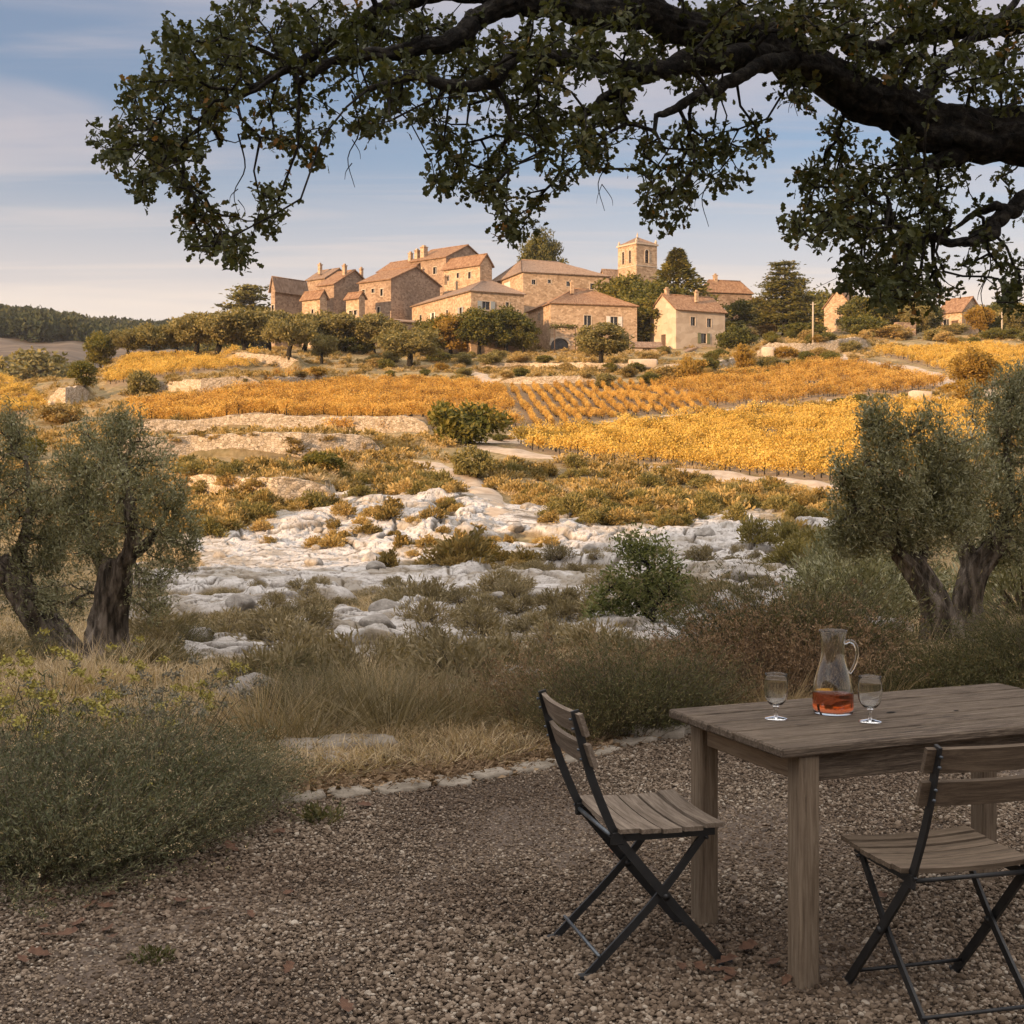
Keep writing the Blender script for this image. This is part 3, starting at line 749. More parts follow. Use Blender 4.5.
# ------------------------------------------------------------------ tree prototypes (height 1 unit = metre as built)
def clumpy(n, nclump, shape, spread, shell=.55):
    """points in clumps that fill an ellipsoid; shape=(rx,ry,rz,cz)"""
    rx_, ry_, rz_, cz_ = shape
    c = rdir(nclump) * (R.uniform(shell ** 3, 1, (nclump, 1)) ** (1 / 3)) * R.uniform(.86, 1.1, (nclump, 1))
    c = c * [rx_, ry_, rz_] + [0, 0, cz_]
    sz = R.uniform(.6, 1.35, nclump); k = R.choice(nclump, n, p=sz ** 2 / (sz ** 2).sum())
    p = c[k] + rdir(n) * (R.uniform(0, 1, (n, 1)) ** .45) * (spread * sz[k])[:, None] * [1.15, 1.15, .8]
    return p, c
def proto_tree(kind, seed, leaf=None):
    global R
    keep = R; R = np.random.default_rng(seed)
    tr, cr = MB(), MB()
    if kind == 'olive':       # low rounded, 4.5 m
        pts, c = clumpy(5200, 34, (2.3, 2.3, 1.35, 2.9), .75)
        roots = smooth_path([(0, 0, -.3), (.1, .05, .5), (-.08, .1, 1.3), (.05, 0, 1.7)], 3); tr.tube(roots, np.linspace(.3, .17, len(roots)), 7)
        cr.add(*leaf_geo(pts, rdir(len(pts), .3), R.uniform(.22, .42, len(pts)), .5)); mt = leaf or L_far_olive
    elif kind == 'broad':     # dense dark round tree, 7 m
        pts, c = clumpy(6500, 46, (2.9, 2.9, 2.7, 4.1), .95)
        roots = smooth_path([(0, 0, -.4), (.1, .05, 1.0), (0, .1, 2.4)], 3); tr.tube(roots, np.linspace(.34, .2, len(roots)), 7)
        cr.add(*leaf_geo(pts, rdir(len(pts), .2), R.uniform(.28, .5, len(pts)), .65)); mt = leaf or L_green
    elif kind == 'bush':      # to the ground, 2.4 m
        pts, c = clumpy(3000, 26, (1.5, 1.5, 1.05, 1.1), .55)
        roots = np.array([(0, 0, -.3), (.05, 0, .4), (0, .05, .9)]); tr.tube(roots, [.1, .08, .05], 5)
        cr.add(*leaf_geo(pts, rdir(len(pts), .3), R.uniform(.18, .34, len(pts)), .55)); mt = leaf or L_green
    elif kind == 'cedar':     # flat tiers, 14 m
        roots = np.column_stack([np.zeros(12), np.zeros(12), np.linspace(-.5, 13.2, 12)]); tr.tube(roots, np.linspace(.48, .05, 12), 8)
        c, P1 = [], []
        for k in range(13):
            z = 2.6 + k * .84; rmax = 5.6 * (1 - ((z - 2.4) / 11.8)) ** .72 * R.uniform(.82, 1.12)
            for b in range(9 if k < 9 else 6):
                a = b / 8 * 6.283 + R.uniform(0, .8) + k; rl = rmax * R.uniform(.6, 1.1)
                e = np.array([math.cos(a) * rl, math.sin(a) * rl, z + R.uniform(-.25, .35)])
                c.append(e * [.98, .98, 1]); m_ = int(40 + 34 * rl)
                t = R.uniform(.22, 1, (m_, 1)) ** .7
                P1.append(t * (e - [0, 0, z]) + [0, 0, z] + R.normal(size=(m_, 3)) * [.42, .42, .13])
        pts = np.concatenate(P1); c = np.array(c)
        d_ = rdir(len(pts)); d_[:, 2] *= .35
        cr.add(*leaf_geo(pts, unit(d_), R.uniform(.28, .55, len(pts)), .45)); mt = leaf or L_cedar
    elif kind == 'conifer':   # dense spreading cone, 11 m
        roots = np.column_stack([np.zeros(8), np.zeros(8), np.linspace(-.5, 10.4, 8)]); tr.tube(roots, np.linspace(.36, .05, 8), 8)
        n = 9000; z = R.uniform(0, 1, n) ** 1.35; a = R.uniform(0, 6.283, n)
        lobe = 1 + .30 * np.sin(a * 5 + np.floor(z * 11) * 2.1) + .24 * np.sin(z * 62)
        rr = 3.3 * (1 - z) ** 1.05 * lobe * R.uniform(.45, 1, n) ** .5 + .12
        pts = np.stack([np.cos(a) * rr, np.sin(a) * rr, 1.1 + z * 9.6 + R.normal(size=n) * .15 - rr * .12], 1); c = pts[:60]
        d_ = np.stack([np.cos(a), np.sin(a), R.uniform(-.2, .6, n)], 1) + .5 * R.normal(size=(n, 3))
        cr.add(*leaf_geo(pts, unit(d_), R.uniform(.25, .5, n), .45)); mt = leaf or L_cedar
    elif kind == 'pine':      # broad umbrella, 10 m
        pts, c = clumpy(8000, 40, (3.6, 3.6, 1.9, 7.6), 1.15, .4)
        roots = smooth_path([(0, 0, -.5), (.2, .1, 3.0), (-.1, .1, 6.2)], 3); tr.tube(roots, np.linspace(.42, .24, len(roots)), 8)
        cr.add(*leaf_geo(pts, rdir(len(pts), .5), R.uniform(.28, .5, len(pts)), .42)); mt = leaf or L_cedar
    elif kind == 'upright':   # feathery upright, 4.5 m
        pts, c = clumpy(2400, 30, (.95, .95, 1.9, 2.3), .5, .2)
        roots = np.array([(0, 0, -.3), (.05, 0, 1.2), (0, .05, 3.2)]); tr.tube(roots, [.12, .09, .03], 6)
        cr.add(*leaf_geo(pts, rdir(len(pts), 1.2), R.uniform(.2, .4, len(pts)), .4)); mt = leaf or L_gold
    top = roots[-4:] if kind not in ('cedar', 'conifer') else roots
    if kind != 'conifer':
        nd, pa = mst(top, c, .2); tr.add(*twig_geo(nd, pa, len(top), .02 if kind != 'bush' else .01, .55))
    r = (tr.mesh('trunk', [m_bark]), cr.mesh('crown', [mt]))
    R = keep
    return r
TREES = {}
def tree(kind, label, cat, px, py, hpx, wide=1.0, leaf=None, var=0, name=None, group=None, d=None, rot=None, minimum=60.0):
    """stands where the photograph shows its foot; hpx is how tall it looks there"""
    key = (kind, var, leaf.name if leaf else '')
    if key not in TREES: TREES[key] = proto_tree(kind, 100 + var * 7 + len(kind), leaf)
    H0 = {'olive': 4.5, 'broad': 7.0, 'bush': 2.4, 'cedar': 13.6, 'conifer': 10.8, 'pine': 10.0, 'upright': 4.4}[kind]
    if d is None: x, d, z = hit(px, py, None, minimum)
    else: x = (px - 512) / F * d; z = tz(x, d)
    lim = 228.0 if px < 262 else (241.0 if px < 660 else 1e9)
    if px > 90 and d > lim and py >= 335: d = lim; x = (px - 512) / F * d; z = tz(x, d)
    top = EYE - (py - hpx - YH) * d / F
    s = (top - z) / H0
    t = thing(name or (kind + '_tree'), label, cat, (x, d, z), rot if rot is not None else R.uniform(0, 6.28), group, (s * wide, s * wide, s))
    link('trunk', TREES[key][0], t); link('crown', TREES[key][1], t)
    return t

# ------------------------------------------------------------------ scattered ground cover through geometry nodes ("stuff" only)
PROTO = bpy.data.collections.new('prototypes')
def scatter(name, pts, rot, scl, meshes, label, cat):
    """one object; its points carry small meshes (rot: z turn or (n,3) euler)"""
    pts = np.asarray(pts, np.float32); n = len(pts)
    me = bpy.data.meshes.new(name); me.vertices.add(n); me.vertices.foreach_set('co', pts.ravel())
    if np.ndim(rot) == 1: rot = np.stack([np.zeros(n), np.zeros(n), rot], 1)
    a = me.attributes.new('turn', 'FLOAT_VECTOR', 'POINT'); a.data.foreach_set('vector', np.asarray(rot, np.float32).ravel())
    a = me.attributes.new('size', 'FLOAT', 'POINT'); a.data.foreach_set('value', np.asarray(scl, np.float32))
    a = me.attributes.new('pick', 'INT', 'POINT'); a.data.foreach_set('value', R.integers(0, len(meshes), n).astype(np.int32))
    col = bpy.data.collections.new(name + '_kinds')
    for k, m in enumerate(meshes):
        col.objects.link(bpy.data.objects.new('%s_kind_%02d' % (name, k), m))
    ng = bpy.data.node_groups.new(name, 'GeometryNodeTree')
    ng.interface.new_socket('Geometry', in_out='INPUT', socket_type='NodeSocketGeometry')
    ng.interface.new_socket('Geometry', in_out='OUTPUT', socket_type='NodeSocketGeometry')
    gi, go = ng.nodes.new('NodeGroupInput'), ng.nodes.new('NodeGroupOutput')
    ci = ng.nodes.new('GeometryNodeCollectionInfo'); ci.inputs['Collection'].default_value = col
    ci.inputs['Separate Children'].default_value = True; ci.inputs['Reset Children'].default_value = True
    ip = ng.nodes.new('GeometryNodeInstanceOnPoints'); ip.inputs['Pick Instance'].default_value = True
    def named(t, nm):
        q = ng.nodes.new('GeometryNodeInputNamedAttribute'); q.data_type = t; q.inputs['Name'].default_value = nm
        return next(o for o in q.outputs if o.enabled and o.name == 'Attribute')
    ng.links.new(gi.outputs[0], ip.inputs['Points']); ng.links.new(ci.outputs[0], ip.inputs['Instance'])
    ng.links.new(named('INT', 'pick'), ip.inputs['Instance Index'])
    e2r = ng.nodes.new('FunctionNodeEulerToRotation'); ng.links.new(named('FLOAT_VECTOR', 'turn'), e2r.inputs[0])
    ng.links.new(e2r.outputs[0], ip.inputs['Rotation']); ng.links.new(named('FLOAT', 'size'), ip.inputs['Scale'])
    ng.links.new(ip.outputs[0], go.inputs[0])
    o = link(name, me); md = o.modifiers.new('scatter', 'NODES'); md.node_group = ng
    return stuff(tag(o, label, cat))

# small plants -----------------------------------------------------------
def mesh_tuft(seed, n=260, h=.55, spread=.32, mat=None, w=.012, up=1.4, name='tuft', bend=.45):
    """a clump of fine stalks"""
    global R
    keep = R; R = np.random.default_rng(seed)
    a = R.uniform(0, 6.283, n); r = spread * .45 * np.sqrt(R.uniform(0, 1, n))
    p = np.stack([np.cos(a) * r, np.sin(a) * r, np.full(n, -.03)], 1)
    d = np.stack([np.cos(a) * r / spread * 1.6, np.sin(a) * r / spread * 1.6, np.full(n, up * .6)], 1) + .28 * R.normal(size=(n, 3)); d[:, 2] = np.abs(d[:, 2]) + .15
    mb = MB().add(*blade_geo(p, unit(d), h * R.uniform(.45, 1.1, n), w, bend * R.uniform(-.2, 1, n)))
    me = mb.mesh(name, [mat or L_straw]); R = keep
    return me
def mesh_cushion(seed, n=900, r=.5, h=.45, mat=None, leaf=.09, wr=.35, name='cushion'):
    """rounded low bush of short leafy shoots, uneven outline"""
    global R
    keep = R; R = np.random.default_rng(seed)
    nc = 16; c = rdir(nc, .5); c[:, 2] = np.abs(c[:, 2]); c = c * R.uniform(.45, .95, (nc, 1)) * [r, r, h]
    k = R.integers(0, nc, n); sz = R.uniform(.25, .5, nc) * r
    p = c[k] + rdir(n, .3) * (R.uniform(0, 1, (n, 1)) ** .4) * sz[k][:, None]; p[:, 2] = np.abs(p[:, 2]) * .95
    ax = unit(unit(p * [1, 1, .8]) + [0, 0, .5] + .6 * R.normal(size=(n, 3)))
    mb = MB().add(*leaf_geo(p, ax, leaf * R.uniform(.6, 1.5, n), wr))
    s = R.choice(n, min(n // 8, 120), replace=False)
    mb.add(*blade_geo(np.zeros((len(s), 3)), unit(p[s] + 1e-3), np.linalg.norm(p[s], axis=1), .012, 0.0), mi=1)
    me = mb.mesh(name, [mat or L_garr, m_twig]); R = keep
    return me
def mesh_shrub(seed, nst=420, h=.6, r=.5, mat=None, leaf=.028, lw=.24, per=16, stem_w=.004, tips=None, name='shrub', base=.2, upr=.9, low=.12):
    """many thin upright stems set with narrow leaves"""
    global R
    keep = R; R = np.random.default_rng(seed)
    a = R.uniform(0, 6.283, nst); q = np.sqrt(R.uniform(0, 1, nst))
    p = np.stack([np.cos(a) * q * r * base * 2, np.sin(a) * q * r * base * 2, np.full(nst, -.02)], 1)
    d = np.stack([np.cos(a) * q * r / h * 1.05, np.sin(a) * q * r / h * 1.05, np.full(nst, upr)], 1) + .16 * R.normal(size=(nst, 3))
    d = unit(d); ln = h * R.uniform(.55, 1.12, nst) * (1 + .12 * np.sin(a * 3 + seed)); bd = R.uniform(-.05, .35, nst)
    mb = MB(); mb.add(*blade_geo(p, d, ln, stem_w, bd), mi=1)
    hor = d.copy(); hor[:, 2] = 0; hor = unit(hor)
    t = R.uniform(low, 1.0, (nst, per)) ** .8
    c = p[:, None] + d[:, None] * (ln[:, None] * t)[..., None] + hor[:, None] * ((ln * bd)[:, None] * t * t)[..., None]; c[..., 2] -= (ln * np.abs(bd))[:, None] * t * t * .45
    ax = unit(d[:, None] * .9 + R.normal(size=(nst, per, 3)) * .62)
    mb.add(*leaf_geo(c.reshape(-1, 3), ax.reshape(-1, 3), leaf * R.uniform(.6, 1.4, nst * per), lw))
    if tips is not None:
        s = R.choice(nst, tips[1], replace=False); tip = p[s] + d[s] * (ln[s] * 1.0)[:, None] + hor[s] * (ln * bd)[s][:, None]; tip[:, 2] -= (ln * np.abs(bd))[s] * .45
        for q_ in tip:
            m_ = tips[3]; pp = q_ + R.normal(size=(m_, 3)) * tips[2] * [1, 1, .55]
            mb.add(*leaf_geo(pp, rdir(m_, .6), tips[2] * 1.1, .7), mi=2)
    me = mb.mesh(name, [mat or L_lav, m_twig] + ([tips[0]] if tips else [])); R = keep
    return me
def plant(name, me, label, cat, x, y, s=1.0, group=None, z=None, sz=None, rot=None):
    o = link(name, me, None, (x, y, (surf(x, y) if z is None else z) - .02))
    o.rotation_euler = (0, 0, R.uniform(0, 6.28) if rot is None else rot); o.scale = (s, s, s if sz is None else sz)
    return tag(o, label, cat, group)
# ------------------------------------------------------------------ village
def stone_mat(name, cols, scale=2.0, mortar=(.40, .33, .25), vis=.55):
    m, nt, out = nmat(name)
    pos = coords(nt, 'pos')
    wv = N(nt, 'ShaderNodeMapping', {0: pos, 'Scale': (1, 1, 1.6)}).outputs[0]
    vo = N(nt, 'ShaderNodeTexVoronoi', {'Vector': wv, 'Scale': scale, 'Randomness': .9})
    ve = N(nt, 'ShaderNodeTexVoronoi', {'Vector': wv, 'Scale': scale, 'Randomness': .9}, feature='DISTANCE_TO_EDGE')
    s = N(nt, 'ShaderNodeSeparateColor', {0: vo.outputs['Color']}).outputs[0]
    cl = ramp(nt, s, [(0, cols[0]), (.5, cols[1]), (1, cols[2])])
    gap = N(nt, 'ShaderNodeMapRange', {0: ve.outputs['Distance'], 1: .0, 2: .10, 3: vis, 4: 0.0}).outputs[0]
    cl = mixc(nt, gap, cl, mortar)
    st = N(nt, 'ShaderNodeMapRange', {0: noise(nt, pos, .28, 5, .65), 1: .48, 2: .70, 3: 0.0, 4: .5}).outputs[0]
    cl = mixc(nt, st, cl, (cols[0][0] * .75, cols[0][1] * .72, cols[0][2] * .7))
    st2 = N(nt, 'ShaderNodeMapRange', {0: noise(nt, pos, 1.3, 5, .7), 1: .5, 2: .72, 3: 0.0, 4: .4}).outputs[0]
    cl = mixc(nt, st2, cl, cols[2])
    pr = N(nt, 'ShaderNodeBsdfPrincipled', {'Base Color': cl, 'Roughness': .95, 'Specular IOR Level': .15})
    nt.links.new(pr.outputs[0], out.inputs[0])
    return m
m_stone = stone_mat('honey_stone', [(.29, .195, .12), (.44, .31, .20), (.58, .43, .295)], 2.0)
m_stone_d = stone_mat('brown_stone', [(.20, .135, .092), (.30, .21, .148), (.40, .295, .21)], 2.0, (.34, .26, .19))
m_render = stone_mat('pale_lime_render', [(.44, .345, .255), (.52, .42, .315), (.58, .48, .37)], .7, (.48, .39, .29), .15)
m_tile = simple('terracotta_tiles', [(.25, (.12, .062, .034)), (.45, (.225, .125, .070)), (.6, (.30, .185, .108)), (.8, (.42, .29, .175))], .9, .9, .0, 3.0, 'pos', (2.2, 2.2, 1), detail=8)
m_tile_g = simple('weathered_tiles', [(.25, (.13, .085, .058)), (.45, (.215, .145, .10)), (.65, (.30, .215, .155)), (.8, (.38, .295, .22))], .9, .9, .0, 3.0, 'pos', (2.2, 2.2, 1), detail=8)
m_pane = simple('dark_glass', [(.3, (.012, .012, .014)), (.7, (.03, .03, .034))], 2, .15, 0, 1, spec=.5)
m_frame = simple('stone_surround', [(.3, (.44, .36, .27)), (.7, (.56, .47, .37))], 3, .9, 0, 1)
m_white = simple('white_shutter_paint', [(.3, (.58, .55, .50)), (.7, (.70, .67, .62))], 3, .8, 0, 1)
m_blue = simple('grey_blue_shutter_paint', [(.3, (.24, .27, .28)), (.7, (.33, .36, .37))], 3, .8, 0, 1)
m_greens = simple('green_shutter_paint', [(.3, (.13, .14, .07)), (.7, (.20, .20, .11))], 3, .8, 0, 1)
m_wood = simple('old_door_wood', [(.3, (.07, .045, .03)), (.7, (.15, .10, .07))], 5, .85, 0, 1)

def facade(mb, O, e, L, Hh, n, wins):
    """wall face with real openings; wins: (u0, u1, z0, z1)"""
    us = sorted({0.0, L, *[w[0] for w in wins], *[w[1] for w in wins]}); zs = sorted({0.0, Hh, *[w[2] for w in wins], *[w[3] for w in wins]})
    pt = lambda u, z, dep=0.0: O + e * u + np.array([0, 0, z]) - n * dep
    for a, b in zip(us[:-1], us[1:]):
        for c, d in zip(zs[:-1], zs[1:]):
            uc_, zc_ = (a + b) / 2, (c + d) / 2
            if any(w[0] < uc_ < w[1] and w[2] < zc_ < w[3] for w in wins): continue
            mb.add([pt(a, c), pt(b, c), pt(b, d), pt(a, d)], [[[0, 1, 2, 3]]])
    for w in wins:
        a, b, c, d = w; q = [pt(a, c), pt(b, c), pt(b, d), pt(a, d)]; r = [pt(a, c, .3), pt(b, c, .3), pt(b, d, .3), pt(a, d, .3)]
        mb.add(q + r, [[[0, 4, 5, 1], [1, 5, 6, 2], [2, 6, 7, 3], [3, 7, 4, 0]]])
def slope(mb, a, b, c, d, up, thick=.16, period=.42):
    """corrugated tile slope from eave a-b to ridge c-d"""
    a, b, c, d = (np.array(v, float) for v in (a, b, c, d))
    Lw = max(np.linalg.norm(b - a), np.linalg.norm(d - c)); Lh = max(np.linalg.norm(c - a), np.linalg.norm(d - b))
    nu = int(max(8, min(260, Lw / period * 4))) + 1; nv = int(max(3, Lh / .5)) * 2 + 1
    u = np.linspace(0, 1, nu)[None, :, None]; v = np.linspace(0, 1, nv)[:, None, None]
    Pq = (a * (1 - u) + b * u) * (1 - v) + (c * (1 - u) + d * u) * v
    nn = np.cross(b - a, (c + d) / 2 - a); nn /= np.linalg.norm(nn)
    if nn[2] < 0: nn = -nn
    wv = (.055 * np.cos(u[..., 0] * Lw / period * 2 * math.pi) + .035 * ((np.arange(nv) % 2)[:, None] - .5) + .05 * fbm(u[..., 0] * Lw * .25 + a[0], v[..., 0] * Lh * .3 + a[1], 9, 3))
    wv = wv * np.minimum(1, np.minimum(v[..., 0], 1 - v[..., 0]) * 8 + .5)
    V = Pq + nn * (wv[..., None] + thick)
    mb.add(V.reshape(-1, 3), [grid_faces(nv, nu)], True)
    mb.add([a, b, d, c], [[[0, 3, 2, 1]]])
    mb.add([a, b, b + nn * (thick + .02), a + nn * (thick + .02)], [[[0, 1, 2, 3]]])
    for p, q in ((a, c), (b, d)):
        if np.linalg.norm(p - q) > .1: mb.add([p, q, q + nn * (thick + .04), p + nn * (thick + .04)], [[[0, 1, 2, 3]]])

def house(name, label, xl, xc, xr, d, th, ye, yr_, ridge='U', hip=(0, 0), wR=(), wL=(), wall=None, roof=None, chim=(), cat='house', oh=.35, shed=None, ybase=None, roofs=True, wallL=None):
    """xl, xc, xr: left end, near corner and right end as seen; th: turn of the right-hand face; ye / yr_: rows of eave and ridge
    wR / wL: (u share, z share of the eave height, w, h, kind) of openings in the right / left face"""
    th = rad(th); eU = np.array([math.cos(th), math.sin(th), 0]); eV = np.array([-math.sin(th), math.cos(th), 0])
    kx = (xc - 512) / F; C = np.array([kx * d, d, 0])
    def ext(xp, e):
        k = (xp - 512) / F; return (k * C[1] - C[0]) / (e[0] - k * e[1])
    LU, LV = ext(xr, eU), ext(xl, eV)
    zb = min(tz(C[0], C[1]), tz(*(C + eU * LU)[:2]), tz(*(C + eV * LV)[:2])) - .6
    if ybase is not None: zb = EYE - (ybase - YH) * d / F
    he = EYE - (ye - YH) * d / F - zb
    C[2] = zb
    Cm = C + eU * LU / 2 + eV * LV / 2
    hr = EYE - (yr_ - YH) * (Cm[1] if shed is None else Cm[1]) / F - zb
    Z = np.array([0, 0, 1.0])
    t = thing(name, label, cat, tuple(C))
    zero = np.zeros(3)
    corners = [zero, eU * LU, eU * LU + eV * LV, eV * LV]
    mb = MB()
    def wl_(ws, L):
        r = []
        for w in ws:
            u0 = w[0] * L - w[2] / 2; z0 = max(.05, w[1] * he - w[3] / 2); r.append((u0, u0 + w[2], z0, min(z0 + w[3], he - .1)))
        return r
    wR = [(w[0], w[1], w[2] * 1.25, w[3] * 1.12) + tuple(w[4:]) for w in wR]; wL = [(w[0], w[1], w[2] * 1.25, w[3] * 1.12) + tuple(w[4:]) for w in wL]
    rR = wl_(wR, LU); rL = wl_([(1 - w[0],) + tuple(w[1:]) for w in wL], LV)
    facade(mb, corners[0], eU, LU, he, -eV, rR); facade(mb, corners[0], eV, LV, he, -eU, rL)
    facade(mb, corners[2], -eU, LU, he, eV, []); facade(mb, corners[2], -eV, LV, he, eU, [])
    A, B, Cc, D = [c + Z * he for c in corners]
    if roofs:
        rf = MB()
        if shed == 'V':                       # single slope rising away from the right-hand face
            up = Z * (hr - he)
            mb.add([B, Cc, Cc + up], [[[0, 1, 2]]]); mb.add([A, D, D + up], [[[0, 1, 2]]]); mb.add([D, Cc, Cc + up, D + up], [[[0, 1, 2, 3]]])
            k = oh / LV
            slope(rf, A - eU * oh - eV * oh - up * k, B + eU * oh - eV * oh - up * k, D - eU * oh + up, Cc + eU * oh + up, Z)
        elif shed == 'U':                     # single slope rising to the right, away from the left-hand face
            up = Z * (hr - he); k = oh / LU
            mb.add([A, B, B + up], [[[0, 1, 2]]]); mb.add([D, Cc, Cc + up], [[[0, 1, 2]]]); mb.add([B, Cc, Cc + up, B + up], [[[0, 1, 2, 3]]])
            slope(rf, A - eV * oh - eU * oh - up * k, D + eV * oh - eU * oh - up * k, B - eV * oh + up + eU * .1, Cc + eV * oh + up + eU * .1, Z)
        else:
            if ridge == 'U':
                e1, L1, e2, L2 = eU, LU, eV, LV; q = [A, B, Cc, D]
            else:
                e1, L1, e2, L2 = eV, LV, -eU, LU; q = [B, Cc, D, A]
            up = Z * (hr - he); k = oh / (L2 / 2)
            i0 = hip[0] * L2 / 2; i1 = hip[1] * L2 / 2
            r0 = (q[0] + q[3]) / 2 + up + e1 * (i0 - (0 if hip[0] else oh)); r1 = (q[1] + q[2]) / 2 + up - e1 * (i1 - (0 if hip[1] else oh))
            dn = up * k
            f = [q[0] - e1 * oh - e2 * oh - dn, q[1] + e1 * oh - e2 * oh - dn, q[2] + e1 * oh + e2 * oh - dn, q[3] - e1 * oh + e2 * oh - dn]
            slope(rf, f[0], f[1], r0, r1, Z); slope(rf, f[2], f[3], r1, r0, Z)
            if hip[0]: slope(rf, f[3], f[0], r0, r0, Z)
            else: mb.add([q[3], q[0], (q[0] + q[3]) / 2 + up], [[[0, 1, 2]]])
            if hip[1]: slope(rf, f[1], f[2], r1, r1, Z)
            else: mb.add([q[1], q[2], (q[1] + q[2]) / 2 + up], [[[0, 1, 2]]])
            rf.tube([r0 + Z * .2, r1 + Z * .2], [.16, .16], 6)
        rfo = rf.obj('roof', roof or m_tile, t)
    mb.obj('wall', wall or m_stone, t)
    for rr, ws, e, n in ((rR, wR, eU, -eV), (rL, [(1 - w[0],) + tuple(w[1:]) for w in wL], eV, -eU)):
        for (a, b, c, dd), w in zip(rr, ws):
            kind = w[4] if len(w) > 4 else 'w'
            O = lambda u, z, dep: e * u + Z * z + n * dep
            if kind in ('w', 's', 'b', 'g'):
                fm = MB()
                bw = .11
                for p, q_ in ((O(a - .02, c, .01), O(b + .02, c, .01)), (O(a - .02, dd, .01), O(b + .02, dd, .01)), (O(a, c, .01), O(a, dd, .01)), (O(b, c, .01), O(b, dd, .01))):
                    fm.beam(p, q_, .16, .10, n)
                fo = fm.obj('window', m_frame, t)
                pm = MB(); pm.add([O(a, c, -.26), O(b, c, -.26), O(b, dd, -.26), O(a, dd, -.26)], [[[0, 1, 2, 3]]])
                pm.beam(O((a + b) / 2, c, -.22), O((a + b) / 2, dd, -.22), .07, .05, n, mi=1)
                pm.obj('pane', [m_pane, m_white], fo)
                if kind in 'sbg':
                    for s_ in (-1, 1):
                        u = (a - (b - a) * .28) if s_ < 0 else (b + (b - a) * .28)
                        sm = MB(); ww = (b - a) * .5
                        V, Fq = box_geo((ww, .06, dd - c)); 
                        Vw = V[:, :1] * e + V[:, 1:2] * n + V[:, 2:] * Z + O(u, (c + dd) / 2, .08)
                        sm.add(Vw, Fq); sm.obj('shutter', {'s': m_white, 'b': m_blue, 'g': m_greens}[kind], t)
            elif kind == 'c':                 # closed pale shutters filling the opening
                sm = MB()
                for s_ in (-1, 1):
                    V, Fq = box_geo(((b - a) * .48, .06, (dd - c) * .98))
                    sm.add(V[:, :1] * e + V[:, 1:2] * n + V[:, 2:] * Z + O((a + b) / 2 + s_ * (b - a) * .25, (c + dd) / 2, -.05), Fq)
                sm.obj('shutter', m_white, t)
            elif kind in ('d', 'a'):
                sm = MB(); sm.add([O(a, c, -.25), O(b, c, -.25), O(b, dd, -.25), O(a, dd, -.25)], [[[0, 1, 2, 3]]])
                do = sm.obj('door', m_wood if kind == 'd' else m_pane, t)
                if kind == 'a':
                    am = MB(); r = (b - a) / 2; pts = [O((a + b) / 2 + math.cos(q_) * (r + .12), dd - r * .75 + math.sin(q_) * (r * .75 + .15), .0) for q_ in np.linspace(0, math.pi, 13)]
                    for p, q_ in zip(pts[:-1], pts[1:]): am.beam(p, q_, .3, .34, n)
                    for s_ in (0, 1):
                        cpt = O(a if s_ == 0 else b, dd, -.02); arc = pts[12:5:-1] if s_ == 0 else pts[0:7]
                        for p, q_ in zip(arc[:-1], arc[1:]): am.add([cpt + n * .03, np.array(p), np.array(q_)], [[[0, 1, 2]]])
                    am.obj('arch', m_frame, do)
    for (fu, fv, hh, ww) in chim:
        cm = MB(); base = eU * LU * fu + eV * LV * fv + Z * (max(he, hr) - 1.0)
        cm.box(base + Z * (hh / 2 + .4), (ww, ww, hh + 1.2), th); cm.box(base + Z * (hh + 1.05), (ww + .22, ww + .22, .16), th); cm.box(base + Z * (hh + 1.3), (ww * .6, ww * .6, .34), th)
        cm.obj('chimney', m_stone, t)
    return t
W_ = lambda u, z, w=1.0, h=1.5, k='w': (u, z, w, h, k)
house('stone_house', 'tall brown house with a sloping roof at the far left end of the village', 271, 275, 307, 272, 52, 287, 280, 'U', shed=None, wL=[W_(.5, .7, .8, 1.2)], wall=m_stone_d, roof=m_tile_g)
house('stone_house', 'narrow cream wing with a low roof, second from the left of the village', 302, 320, 327, 262, 50, 297, 292, 'V', wL=[W_(.6, .75, .7, .9)], roof=m_tile)
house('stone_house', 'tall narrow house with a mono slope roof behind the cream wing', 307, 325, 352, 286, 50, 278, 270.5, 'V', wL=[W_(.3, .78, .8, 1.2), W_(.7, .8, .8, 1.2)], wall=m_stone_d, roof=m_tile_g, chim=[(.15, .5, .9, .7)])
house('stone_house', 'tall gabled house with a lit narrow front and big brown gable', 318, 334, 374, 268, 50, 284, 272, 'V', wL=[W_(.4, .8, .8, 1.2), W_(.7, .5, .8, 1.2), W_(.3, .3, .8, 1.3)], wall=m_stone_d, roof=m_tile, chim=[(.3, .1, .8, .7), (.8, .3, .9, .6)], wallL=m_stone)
house('stone_house', 'low lit annex between two tall gabled houses', 346, 359, 365, 257, 50, 297, 293.5, 'V', wL=[W_(.4, .72, 1.0, 1.0), W_(.75, .72, .9, 1.0), W_(.5, .25, 1.2, 2.2, 'd')], roof=m_tile)
house('stone_house', 'large gabled house with white shutters low on its lit front', 359, 391, 440, 262, 50, 279, 269.5, 'V', wL=[W_(.15, .86, .9, .9), W_(.45, .86, .9, .9), W_(.72, .82, .8, 1.4), W_(.62, .55, .8, 1.6), W_(.15, .28, .8, 1.6), W_(.42, .3, .9, 1.7), W_(.74, .30, 1.1, 2.2, 's')], wall=m_stone_d, roof=m_tile, chim=[(.9, .4, .6, .6)])
